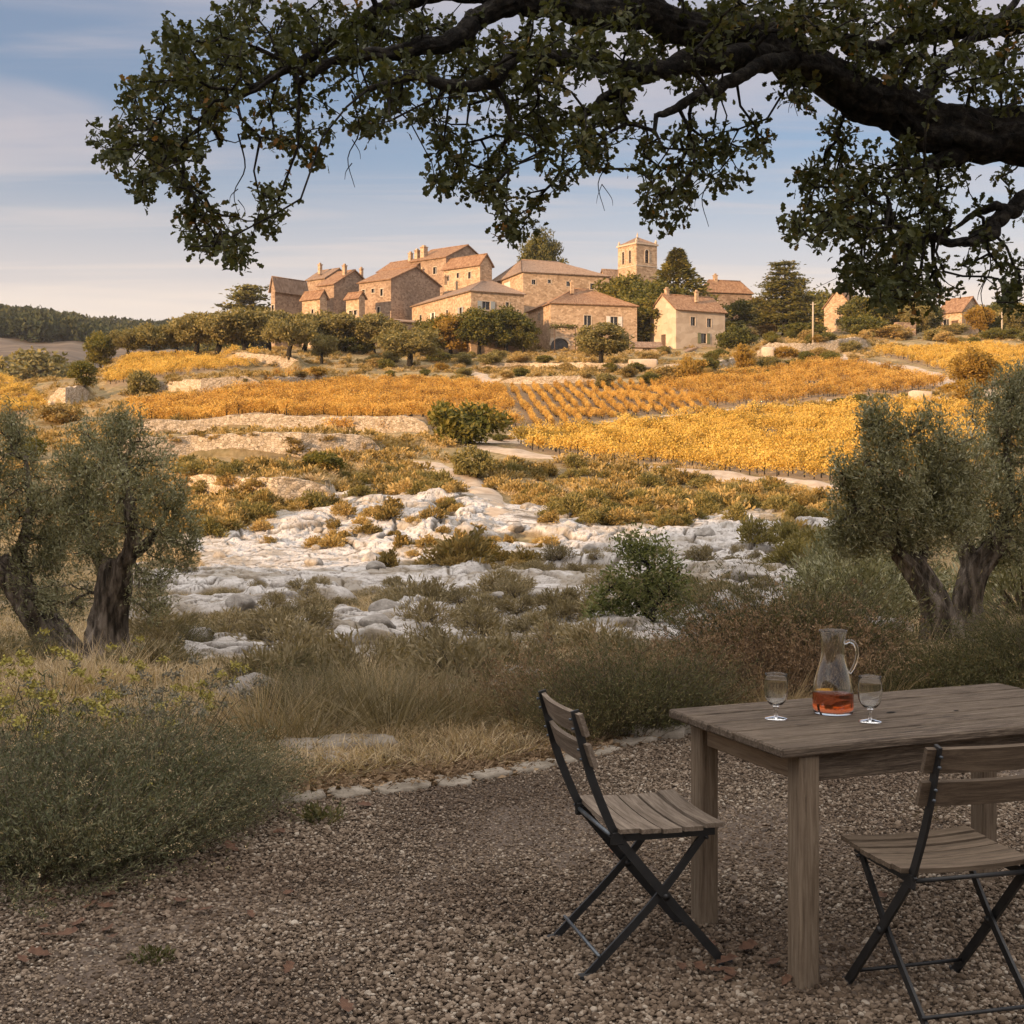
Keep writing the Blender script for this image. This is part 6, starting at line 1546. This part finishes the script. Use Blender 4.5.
# ------------------------------------------------------------------ the oak overhead
def oak():
    global R
    keep = R; R = np.random.default_rng(2024)
    org = np.array([6.1, 10.4, tz(6.1, 10.4)])
    t = thing('oak_tree', 'great spreading oak whose dark limbs and leaves hang over the terrace', 'oak tree', tuple(org))
    L3 = lambda path: np.array([np.append(np.array(P(px, py, d)) - org, r) for px, py, d, r in path])
    limbs = [np.array([[0, 0, -.4, .62], [0, 0, .6, .46], [-.1, 0, 2.0, .42], [-.3, -.1, 3.2, .40], [-.2, -.1, 4.4, .34], [.1, .1, 6.0, .24], [.2, .1, 7.6, .12]])]
    lp = lambda p: limbs.append(L3(p))
    lp([(1190, 190, 10.3, .30), (1110, 150, 10.2, .26), (1024, 139, 10, .215), (950, 133, 10, .20), (900, 110, 10, .175), (850, 90, 9.95, .165), (800, 62, 9.9, .15), (760, 38, 9.85, .14), (684, 25, 9.7, .12), (620, 14, 9.6, .105), (560, 8, 9.5, .095), (506, 4, 9.4, .085), (473, 22, 9.3, .07), (446, 41, 9.2, .06), (400, 51, 9.1, .052), (345, 58, 9.0, .035), (300, 82, 8.9, .02)])
    lp([(520, 5, 9.4, .07), (450, -6, 9.6, .06), (395, 6, 9.7, .055), (359, 22, 9.8, .05), (319, 53, 9.9, .043), (272, 76, 9.9, .034), (230, 104, 9.9, .025), (185, 140, 9.9, .014)])
    lp([(780, 52, 9.9, .10), (730, 56, 9.6, .085), (668, 66, 9.4, .07), (620, 68, 9.3, .062), (565, 56, 9.2, .055), (513, 58, 9.1, .05), (486, 83, 9.0, .046), (446, 86, 8.9, .04), (410, 77, 8.8, .03), (370, 90, 8.7, .018)])
    lp([(790, 58, 9.9, .09), (715, 62, 10.1, .07), (670, 68, 10.3, .06), (626, 84, 10.4, .052), (606, 98, 10.5, .046), (580, 117, 10.5, .036), (550, 128, 10.6, .02)])
    lp([(800, 64, 9.9, .08), (755, 68, 9.4, .055), (720, 86, 9.2, .045), (684, 104, 9.1, .034), (655, 116, 9.0, .018)])
    lp([(1180, 120, 10.2, .14), (1080, 165, 10.0, .09), (1024, 198, 9.8, .062), (1003, 218, 9.7, .052), (984, 236, 9.6, .044), (958, 243, 9.5, .03), (925, 236, 9.4, .016)])
    lp([(1006, 214, 9.7, .04), (993, 206, 9.7, .034), (972, 217, 9.8, .024), (950, 232, 9.8, .012)])
    lp([(1200, -10, 10.6, .17), (1080, 0, 10.9, .12), (985, 28, 11.0, .09), (930, 30, 11.0, .08), (885, 46, 11.0, .072), (862, 52, 11, .06), (835, 36, 11, .05), (800, 24, 11, .04), (760, 18, 11, .02)])
    lp([(925, 120, 10, .07), (935, 76, 10.4, .055), (968, 42, 10.6, .045), (1003, 17, 10.8, .035), (1030, -20, 11, .02)])
    lp([(960, 150, 10, .11), (938, 160, 9.9, .05), (930, 172, 9.8, .02)])
    lp([(1180, 60, 10.4, .16), (1100, -60, 10, .12), (900, -120, 9.5, .10), (700, -130, 9, .07), (520, -110, 8.6, .04)])
    limbs.append(np.array([[-.3, -.1, 3.4, .25], [.6, -1.4, 4.4, .18], [1.4, -3.0, 5.2, .10], [1.8, -4.6, 5.6, .05]]))
    limbs.append(np.array([[-.2, 0, 3.8, .22], [1.4, .6, 4.8, .15], [3.2, 1.2, 5.4, .08]]))
    tm = MB(); roots = []
    for k, a in enumerate(limbs):
        a = smooth_path(a, 7); big = a[:, 3].max() > .12
        if k: a[:, :3] += np.column_stack([fbm(np.arange(len(a)) * .35, np.full(len(a), k * 3.7 + c), 60 + c, 3) for c in range(3)]) * np.minimum(a[:, 3:4] * .45, .045)
        a2 = smooth_path(a, 3); tm.add(*gnarled(a2[:, :3], a2[:, 3] * (1 + .10 * vnoise(np.arange(len(a2)) * .25, np.full(len(a2), k * 2.0), 3)), 40 if big else 14, .20 if big else .14, 8, k), smooth=True)
        roots.append(a[:, :3] if k else a[-12:, :3])
    roots = np.concatenate(roots)
    B = [(200, 60, 58, 52, 60), (132, 145, 44, 38, 42), (172, 115, 56, 52, 64), (245, 50, 66, 52, 66), (320, 45, 58, 46, 58), (168, 190, 40, 24, 26), (215, 232, 38, 22, 34), (236, 255, 12, 10, 8), (268, 212, 16, 22, 13), (290, 122, 44, 34, 34), (318, 158, 14, 8, 6),
         (380, 100, 26, 32, 24), (365, 128, 14, 12, 8), (400, 40, 58, 40, 60), (460, 60, 58, 46, 60), (450, 160, 20, 34, 24), (440, 188, 10, 8, 5), (420, 118, 20, 14, 10), (510, 90, 48, 52, 50), (484, 205, 20, 22, 13), (515, 232, 19, 14, 10), (500, 172, 18, 24, 12), (525, 205, 12, 20, 6),
         (560, 50, 48, 44, 48), (552, 140, 24, 40, 24), (590, 140, 22, 36, 24), (560, 180, 10, 10, 5), (622, 45, 46, 40, 42), (612, 105, 22, 26, 14), (668, 205, 26, 26, 22), (648, 150, 16, 30, 12), (690, 160, 20, 34, 18), (718, 150, 12, 24, 8), (730, 185, 22, 8, 6), (758, 140, 10, 24, 10),
         (700, 85, 34, 18, 20), (700, 30, 40, 26, 26), (840, 175, 46, 50, 62), (905, 200, 52, 60, 64), (812, 228, 36, 18, 24), (880, 250, 48, 38, 48), (872, 285, 32, 20, 24), (930, 275, 38, 32, 34), (905, 300, 30, 10, 10), (930, 180, 36, 30, 22), (985, 250, 26, 36, 14), (1008, 285, 16, 26, 13), (1012, 180, 14, 18, 4),
         (765, 12, 58, 18, 40), (850, 25, 66, 28, 46), (950, 15, 78, 24, 56), (940, 70, 66, 26, 40), (1000, 80, 36, 36, 26), (880, 68, 36, 18, 16), (800, 95, 22, 20, 10), (1060, 40, 60, 60, 40), (1100, 200, 50, 80, 50), (1150, 60, 90, 120, 90),
         (520, -60, 330, 46, 130), (850, -80, 260, 60, 130), (700, -170, 400, 60, 130)]
    tg = []
    for px, py, rx, ry, n in B:
        q = unit(R.normal(size=(n, 2))) * np.sqrt(R.uniform(0, 1, (n, 1)))
        d = 9.8 + R.normal(size=n) * .75 + R.uniform(-.5, .5)
        tg += [np.array(P(px + a * rx, py + b * ry, dd)) - org for (a, b), dd in zip(q, d)]
    tg += list(R.normal(size=(420, 3)) * [2.2, 2.4, 1.2] + [1.6, -.6, 6.2])
    hi = np.column_stack([R.uniform(-3.5, 7.5, 620), R.uniform(1.5, 12.5, 620), R.uniform(6.3, 8.6, 620)]) - org  # extra crown out of view, added to darken the terrace below
    tg += list(hi)
    tg = np.array(tg)
    nd, pa = mst(roots, tg, .22)
    tm.add(*twig_geo(nd, pa, len(roots), .0030, .44, 5), smooth=True)
    # bare hanging twigs
    for px, py, d in ((602, 190, 10), (352, 165, 9.3), (706, 205, 9.6), (238, 200, 9.8), (795, 95, 9.8), (985, 300, 9.6)):
        a = np.array(P(px, py, d)) - org; b = a + np.array([.02, 0, -.16]); tm.tube(smooth_path([a + [0, 0, .5], a + [.05, .02, .25], a + [-.03, 0, .05], b], 4), np.linspace(.007, .002, 13), 4)
        for s_ in (-1, 1): q0 = a + [0, 0, R.uniform(.0, .2)]; q1 = q0 + np.array([s_ * R.uniform(.03, .08), R.uniform(-.05, .05), -R.uniform(.05, .10)]); tm.tube(smooth_path([q0, q1, q1 + np.array([s_ * .01, 0, -.06])], 3), np.linspace(.004, .0015, 7), 4)
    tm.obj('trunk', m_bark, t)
    per = 17; n = len(tg) * per
    k = np.repeat(np.arange(len(tg)), per); pdir = unit(nd[len(roots) + 1::2] - nd[len(roots)::2])
    srt = np.argsort(np.min(np.linalg.norm(tg[:, None] - roots[None], axis=2), axis=1)); tip = nd[len(roots) + 1::2]
    mid_ = nd[len(roots)::2]; f_ = R.uniform(.15, 1.05, (n, 1)) ** .7
    p = mid_[k] * (1 - f_) + tip[k] * f_ + R.normal(size=(n, 3)) * .032
    ax = unit(pdir[k] * .55 + rdir(n, -.1))
    nz = np.array([0, 0, 1.0]) + .9 * R.normal(size=(n, 3))
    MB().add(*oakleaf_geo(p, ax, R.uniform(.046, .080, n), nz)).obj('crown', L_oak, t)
    R = keep
oak()

# ------------------------------------------------------------------ table, chairs, glassware
m_tbl, nt, out = nmat('weathered_planks')
oc = nt.nodes.new('ShaderNodeTexCoord').outputs['Object']
gr = noise(nt, oc, 5, 8, .7, .8, (1.1, 16, 16)); fg = noise(nt, oc, 22, 6, .75, .4, (.7, 14, 14)); pl = noise(nt, oc, 1.5, 3, .5)
ct = ramp(nt, gr, [(.33, (.03, .022, .016)), (.44, (.11, .084, .062)), (.56, (.21, .168, .128)), (.72, (.36, .305, .245))])
ct = mixc(nt, N(nt, 'ShaderNodeMapRange', {0: fg, 1: .48, 2: .64, 3: 0.0, 4: .8}).outputs[0], ct, (.045, .034, .025))
ct = mixc(nt, 1.0, ct, (1.03, 1.0, .95), 'MULTIPLY')
ct = mixc(nt, N(nt, 'ShaderNodeMapRange', {0: pl, 1: .4, 2: .65, 3: 0.0, 4: .35}).outputs[0], ct, (.22, .17, .12))
bt = N(nt, 'ShaderNodeBump', {'Height': fg, 'Strength': .9, 'Distance': .010})
pr = N(nt, 'ShaderNodeBsdfPrincipled', {'Base Color': ct, 'Roughness': .78, 'Specular IOR Level': .3, 'Normal': bt.outputs[0]})
nt.links.new(pr.outputs[0], out.inputs[0])
def woodmat(name, cols, st):
    m, nt, out = nmat(name)
    oc = nt.nodes.new('ShaderNodeTexCoord').outputs['Object']
    g1_ = noise(nt, oc, 6, 8, .7, .6, st); g2_ = noise(nt, oc, 26, 6, .75, .4, st)
    c = ramp(nt, g1_, [(.28, cols[0]), (.5, cols[1]), (.75, cols[2])])
    c = mixc(nt, N(nt, 'ShaderNodeMapRange', {0: g2_, 1: .52, 2: .72, 3: 0.0, 4: .5}).outputs[0], c, cols[0])
    b = N(nt, 'ShaderNodeBump', {'Height': g2_, 'Strength': .6, 'Distance': .004})
    p = N(nt, 'ShaderNodeBsdfPrincipled', {'Base Color': c, 'Roughness': .8, 'Specular IOR Level': .3, 'Normal': b.outputs[0]})
    nt.links.new(p.outputs[0], out.inputs[0]); return m
m_leg = woodmat('weathered_leg_wood', [(.09, .064, .042), (.215, .163, .112), (.34, .275, .20)], (14, 14, .8))
m_slat = woodmat('grey_slat_wood', [(.075, .055, .038), (.20, .158, .118), (.36, .30, .235)], (12, .8, 12))
m_slat_d = woodmat('brown_slat_wood', [(.05, .036, .024), (.135, .10, .068), (.24, .185, .13)], (12, .8, 12))
m_iron = simple('black_painted_steel', [(.3, (.008, .0085, .009)), (.7, (.020, .021, .022))], 20, .5, .12, 60, dist=.002, spec=.5)
m_steel = simple('worn_blue_steel', [(.3, (.07, .085, .10)), (.7, (.17, .19, .21))], 20, .4, .1, 60, metal=.6)
m_hole = simple('dark_knot', [(.3, (.006, .005, .004)), (.7, (.014, .011, .008))], 30, .95, 0)
m_rubber = simple('grey_rubber', [(.3, (.025, .026, .027)), (.7, (.06, .062, .064))], 30, .8, .1)

def table():
    Lx, Ly = 1.46, .70
    t = thing('table', 'weathered grey plank table with a jug and two glasses on it', 'table', (1.35, 4.48, 0), rad(22.1))
    n = 5; w = Ly / n
    mb = MB()
    for k in range(n):
        V, Fq = box_geo((Lx * R.uniform(.994, 1.0), w - .006, .030), .006)
        # knot holes and hollows come from a finer plank surface
        mb.add(V + [R.uniform(-.004, .004), -Ly / 2 + w * (k + .5), .735 + R.uniform(-.0012, .0012)], Fq)
    tp = mb.obj('tabletop', m_tbl, t)
    kn = MB()
    for px, py, a, b in ((891, 713, .017, .009), (956, 711, .011, .006)):
        y = F * .85 / (py - YH); x = (px - 512) / F * y; v = np.array([x - 1.35, y - 4.48]); c_, s_ = math.cos(-rad(22.1)), math.sin(-rad(22.1))
        q = (v[0] * c_ - v[1] * s_, v[0] * s_ + v[1] * c_); an = np.linspace(0, 6.283, 14, endpoint=False)
        kn.add(np.column_stack([q[0] + np.cos(an) * a * (1 + .15 * R.normal(size=14)), q[1] + np.sin(an) * b * (1 + .15 * R.normal(size=14)), np.full(14, .7525)]), [np.arange(14)[None]])
    kn.obj('knot', m_hole, tp)
    for sx in (-1, 1):
        for sy in (-1, 1):
            V, Fq = box_geo((.072, .072, .722), .006); o = MB().add(V, Fq).obj('leg', m_leg, t); o.location = (sx * (Lx / 2 - .115), sy * (Ly / 2 - .055), .358)
    for s_ in (-1, 1):
        V, Fq = box_geo((Lx - .31, .024, .085), .003); o = MB().add(V, Fq).obj('apron', m_tbl, t); o.location = (0, s_ * (Ly / 2 - .052), .675)
        V, Fq = box_geo((.024, Ly - .19, .085), .003); o = MB().add(V, Fq).obj('apron', woodm, t); o.location = (s_ * (Lx / 2 - .112), 0, .675)
woodm = woodmat('warm_rail_wood', [(.14, .095, .06), (.26, .19, .125), (.35, .27, .19)], (12, .8, 12))
table()

def chair(label, loc, ang, slat, nsl, flip):
    t = thing('folding_chair', label, 'chair', loc, rad(ang))
    hw = .185
    def curved(n0, n1, z0, pos_x, width, th, sag, lean=0.0, name='slat'):
        # a slat across the chair (along y), bowed
        m = 13; ys = np.linspace(-hw - .03, hw + .03, m); V = []
        for a, b in ((-.5, -.5), (.5, -.5), (.5, .5), (-.5, .5)):
            V.append((a, b))
        return ys, V
    # seat slats
    sb = MB(); x0, x1 = -.17, .185; w = (x1 - x0) / nsl
    for k in range(nsl):
        xc = x0 + w * (k + .5); m = 11; ys = np.linspace(-.215, .215, m); pts = []
        for y in ys:
            dz = .447 + .010 * ((y / .215) ** 2) + .012 * ((xc - .01) / .18) ** 2
            for a, b in ((-.5, -.5), (.5, -.5), (.5, .5), (-.5, .5)): pts.append((xc + a * (w - .009), y, dz + b * .014))
        V = np.array(pts); q = [[i * 4 + j, i * 4 + (j + 1) % 4, (i + 1) * 4 + (j + 1) % 4, (i + 1) * 4 + j] for i in range(m - 1) for j in range(4)]
        q += [[3, 2, 1, 0], [(m - 1) * 4 + j for j in range(4)]]
        sb.add(V + [0, 0, R.uniform(-.001, .001)], [np.array(q)])
    sb.obj('seat', slat, t)
    # back slats, bowed backwards and leaning with the posts
    for zc, h in ((.800, .070), (.705, .070)):
        m = 13; ys = np.linspace(-.215, .215, m); lean = .24; pts = []
        xc = -.270 - (zc - .705) * .28
        for y in ys:
            bow = -.022 * (1 - (y / .215) ** 2)
            for a, b in ((-.5, -.5), (.5, -.5), (.5, .5), (-.5, .5)): pts.append((xc + .014 + bow + a * .014 - b * h * .34, y, zc + b * h + a * .004))
        q = [[i * 4 + j, i * 4 + (j + 1) % 4, (i + 1) * 4 + (j + 1) % 4, (i + 1) * 4 + j] for i in range(m - 1) for j in range(4)]
        q += [[3, 2, 1, 0], [(m - 1) * 4 + j for j in range(4)]]
        MB().add(np.array(pts), [np.array(q)]).obj('back_slat', slat, t)
    def bar(path, w, th, y, name):
        a = smooth_path(np.array([[p[0], y, p[1]] for p in path]), 6); tg_ = np.gradient(a, axis=0); tg_ = unit(tg_)
        nrm = np.stack([-tg_[:, 2], np.zeros(len(a)), tg_[:, 0]], 1); V = []
        for p, n_ in zip(a, nrm):
            for s_, u in ((-1, -1), (1, -1), (1, 1), (-1, 1)): V.append(p + n_ * s_ * w / 2 + np.array([0, u * th / 2, 0]))
        m = len(a); q = [[i * 4 + j, i * 4 + (j + 1) % 4, (i + 1) * 4 + (j + 1) % 4, (i + 1) * 4 + j] for i in range(m - 1) for j in range(4)]
        q += [[3, 2, 1, 0], [(m - 1) * 4 + j for j in range(4)]]
        mb = MB().add(np.array(V), [np.array(q)]); return mb
    for s_ in (-1, 1):
        y = s_ * hw
        bk = bar([(-.305, .842), (-.282, .745), (-.25, .63), (-.197, .50), (-.165, .437)], .026, .010, y, 'back_post')
        for zc in (.815, .69): bk.lathe([(.0, .004), (.005, .003), (.006, 0)], (0, 0, 0), 8) if False else None
        bk.obj('back_post', m_iron, t)
        lg = bar([(-.180, .455), (-.165, .437), (.02, .215), (.195, .012)], .028, .010, y, 'leg'); lg.box((-.165, y, .437), (.046, .013, .046), bev=.006); lg.obj('leg', m_iron, t)
        l2 = bar([(.135, .432), (-.03, .235), (-.262, .012)], .024, .009, y - s_ * .013, 'leg'); l2.obj('leg', m_iron, t)
        pv = MB(); V, Fq = tube_geo([(-.005, y - s_ * .022, .243), (-.005, y + s_ * .010, .243)], [.011, .011], 10); pv.add(V, Fq, True); pv.obj('pivot', m_iron, t)
        for px_, sh in ((.195, 1), (-.262, -1)):
            ft = MB(); ft.box((px_ + sh * .004, y if sh > 0 else y - s_ * .013, .011), (.052, .020, .022), bev=.006); ft.obj('foot', m_rubber, t)
        rl = MB(); rl.beam((-.165, y - s_ * .012, .434), (.165, y - s_ * .012, .434), .010, .022); rl.obj('seat_rail', m_iron, t)
        sc_ = MB()
        for zc in (.815, .785, .72, .69):
            V, Fq = tube_geo([(-.270 - (zc - .705) * .28 - .022, y, zc), (-.270 - (zc - .705) * .28 - .012, y, zc)], [.0045, .0045], 8); sc_.add(V, Fq, True)
        sc_.obj('screw', m_steel, t)
    for (x, z, r, mt) in ((-.225, .075, .006, m_iron if flip else m_steel), (.135, .418, .006, m_iron), (-.175, .437, .007, m_iron if flip else m_steel), (.15, .065, .006, m_iron)):
        if x == .15 and not flip: continue
        V, Fq = tube_geo([(x, -hw, z), (x, hw, z)], [r, r], 8); MB().add(V, Fq, True).obj('crossbar', mt, t)
    return t
chair('slatted folding chair seen from its side at the left end of the table', (.442, 4.27, 0), 14.5, m_slat, 5, False)
chair('darker slatted folding chair tucked under the long side of the table', (1.255, 3.845, 0), 104, m_slat_d, 6, True)

# glass
def glassmat(name, col, rough=0.0, ior=1.45):
    m, nt, out = nmat(name)
    p = N(nt, 'ShaderNodeBsdfPrincipled', {'Base Color': c4(col), 'Roughness': rough, 'Transmission Weight': 1.0, 'IOR': ior})
    nt.links.new(p.outputs[0], out.inputs[0]); return m
m_glass = glassmat('clear_glass', (.97, .985, .98)); m_wine = glassmat('rose_wine', (.82, .20, .075), 0.0, 1.34)
TZ = .7505
def carafe():
    y = F * .85 / (713 - YH); x = (833 - 512) / F * y
    t = thing('carafe', 'glass jug with a handle, a third full of pink orange wine', 'jug', (x, y, TZ), rad(-8))
    o = [(0.0, .0), (.058, .0), (.066, .004), (.0685, .014), (.0690, .04), (.0685, .070), (.064, .105), (.055, .140), (.046, .170), (.0410, .195), (.0395, .220), (.0410, .250), (.0455, .272), (.0490, .281)]
    th = .0028
    inn = [(r - th, z) for r, z in o[::-1][:-4]] + [(.0650, .016), (.060, .0085), (0.0, .008)]
    prof = smooth_path(np.array(o), 3).tolist() + [(.0488, .2835), (.0470, .2835)] + smooth_path(np.array(inn), 3).tolist()
    b = MB().lathe(prof, (0, 0, 0), 48); ob = b.obj('body', m_glass, t)
    hp = smooth_path([(.0395, 0, .240), (.056, 0, .247), (.074, 0, .236), (.081, 0, .208), (.076, 0, .178), (.066, 0, .154), (.0560, 0, .138)], 6)
    MB().tube(hp, np.linspace(.0065, .0055, len(hp)), 12).obj('handle', m_glass, t)
    iw = [(0.0, .0074), (.060, .0079), (.0655, .0155), (.0669, .04), (.0664, .070), (.0662, .074), (0.0, .0740)]
    MB().lathe(iw, (0, 0, 0), 48).obj('wine', m_wine, t)
carafe()
def glass(label, px, py):
    y = F * .85 / (py - YH); x = (px - 512) / F * y
    t = thing('wine_glass', label, 'glass', (x, y, TZ))
    bo = [(0.0, .044), (.010, .0445), (.022, .050), (.032, .062), (.0380, .080), (.0395, .100), (.0385, .125), (.0370, .150)]
    bi = [(r - .0016, z + (.001 if z > .06 else .003)) for r, z in bo[::-1][1:-1]] + [(0.0, .048)]
    prof = smooth_path(np.array(bo), 4).tolist() + [(.0362, .1512), (.0354, .150)] + smooth_path(np.array(bi), 4).tolist()
    MB().lathe(prof, (0, 0, 0), 40).obj('bowl', m_glass, t)
    st = [(0, .0438), (.011, .0436), (.0105, .039), (.0075, .034), (.0052, .026), (.0050, .016), (.0075, .010), (0, .0095)]
    MB().lathe(st, (0, 0, 0), 24).obj('stem', m_glass, t)
    ft = [(0, .0092), (.010, .009), (.024, .0062), (.036, .0035), (.0385, .0018), (.037, .0), (0, .0)]
    MB().lathe(ft, (0, 0, 0), 40).obj('foot', m_glass, t)
glass('empty stemmed glass left of the wine jug', 776, 719)
glass('empty stemmed glass right of the wine jug', 870, 722)

# ------------------------------------------------------------------ fallen leaves and small plants on the gravel
m_dead = simple('dead_leaf', [(.3, (.07, .036, .022)), (.55, (.14, .075, .045)), (.75, (.24, .145, .085))], 20, .8, .3, 60)
DL = []
for k in range(4):
    V, Fq = oakleaf_geo(np.zeros((1, 3)), np.array([[1.0, 0, 0]]), .085, np.array([[0, 0, 1.0]])); V = V - [.04, 0, 0]; V[:, 2] = .010 + 3.0 * (V[:, 0] ** 2) * (1 if k % 2 else 2.2) + np.abs(V[:, 1]) * .4
    DL.append(make_mesh('fallen_leaf', V, Fq, [m_dead]))
for k in range(46):
    if k < 26: px, py = R.uniform(20, 300), R.uniform(868, 960) - 0
    elif k < 34: px, py = R.uniform(660, 790), R.uniform(955, 1005)
    else: px, py = R.uniform(250, 1000), R.uniform(800, 1020)
    if k < 26: py = np.interp(px, [20, 300], [930, 850]) + R.uniform(-25, 60)
    y = F * EYE / (py - YH); x = (px - 512) / F * y
    o = link('fallen_leaf', DL[k % 4], None, (x, y, .022)); s_ = R.uniform(.6, 1.15); o.scale = (s_,) * 3; o.rotation_euler = (R.uniform(-.4, .4), R.uniform(-.4, .4), R.uniform(0, 6.28))
    tag(o, 'curled brown fallen leaf lying on the gravel', 'fallen leaf', 'fallen leaves on the gravel')
for i, (px, py, s_, lab) in enumerate([(322, 825, .30, 'small green sprig on the gravel by the kerb'), (155, 962, .20, 'tiny green weed alone on the gravel at bottom left')]):
    x, y = near_pt(px, py); plant('small_weed', mesh_cushion(1200 + i, 260, .4, .25, L_ros, .09, .4, 'small_weed'), lab, 'weed', x, y, s_, z=.02)
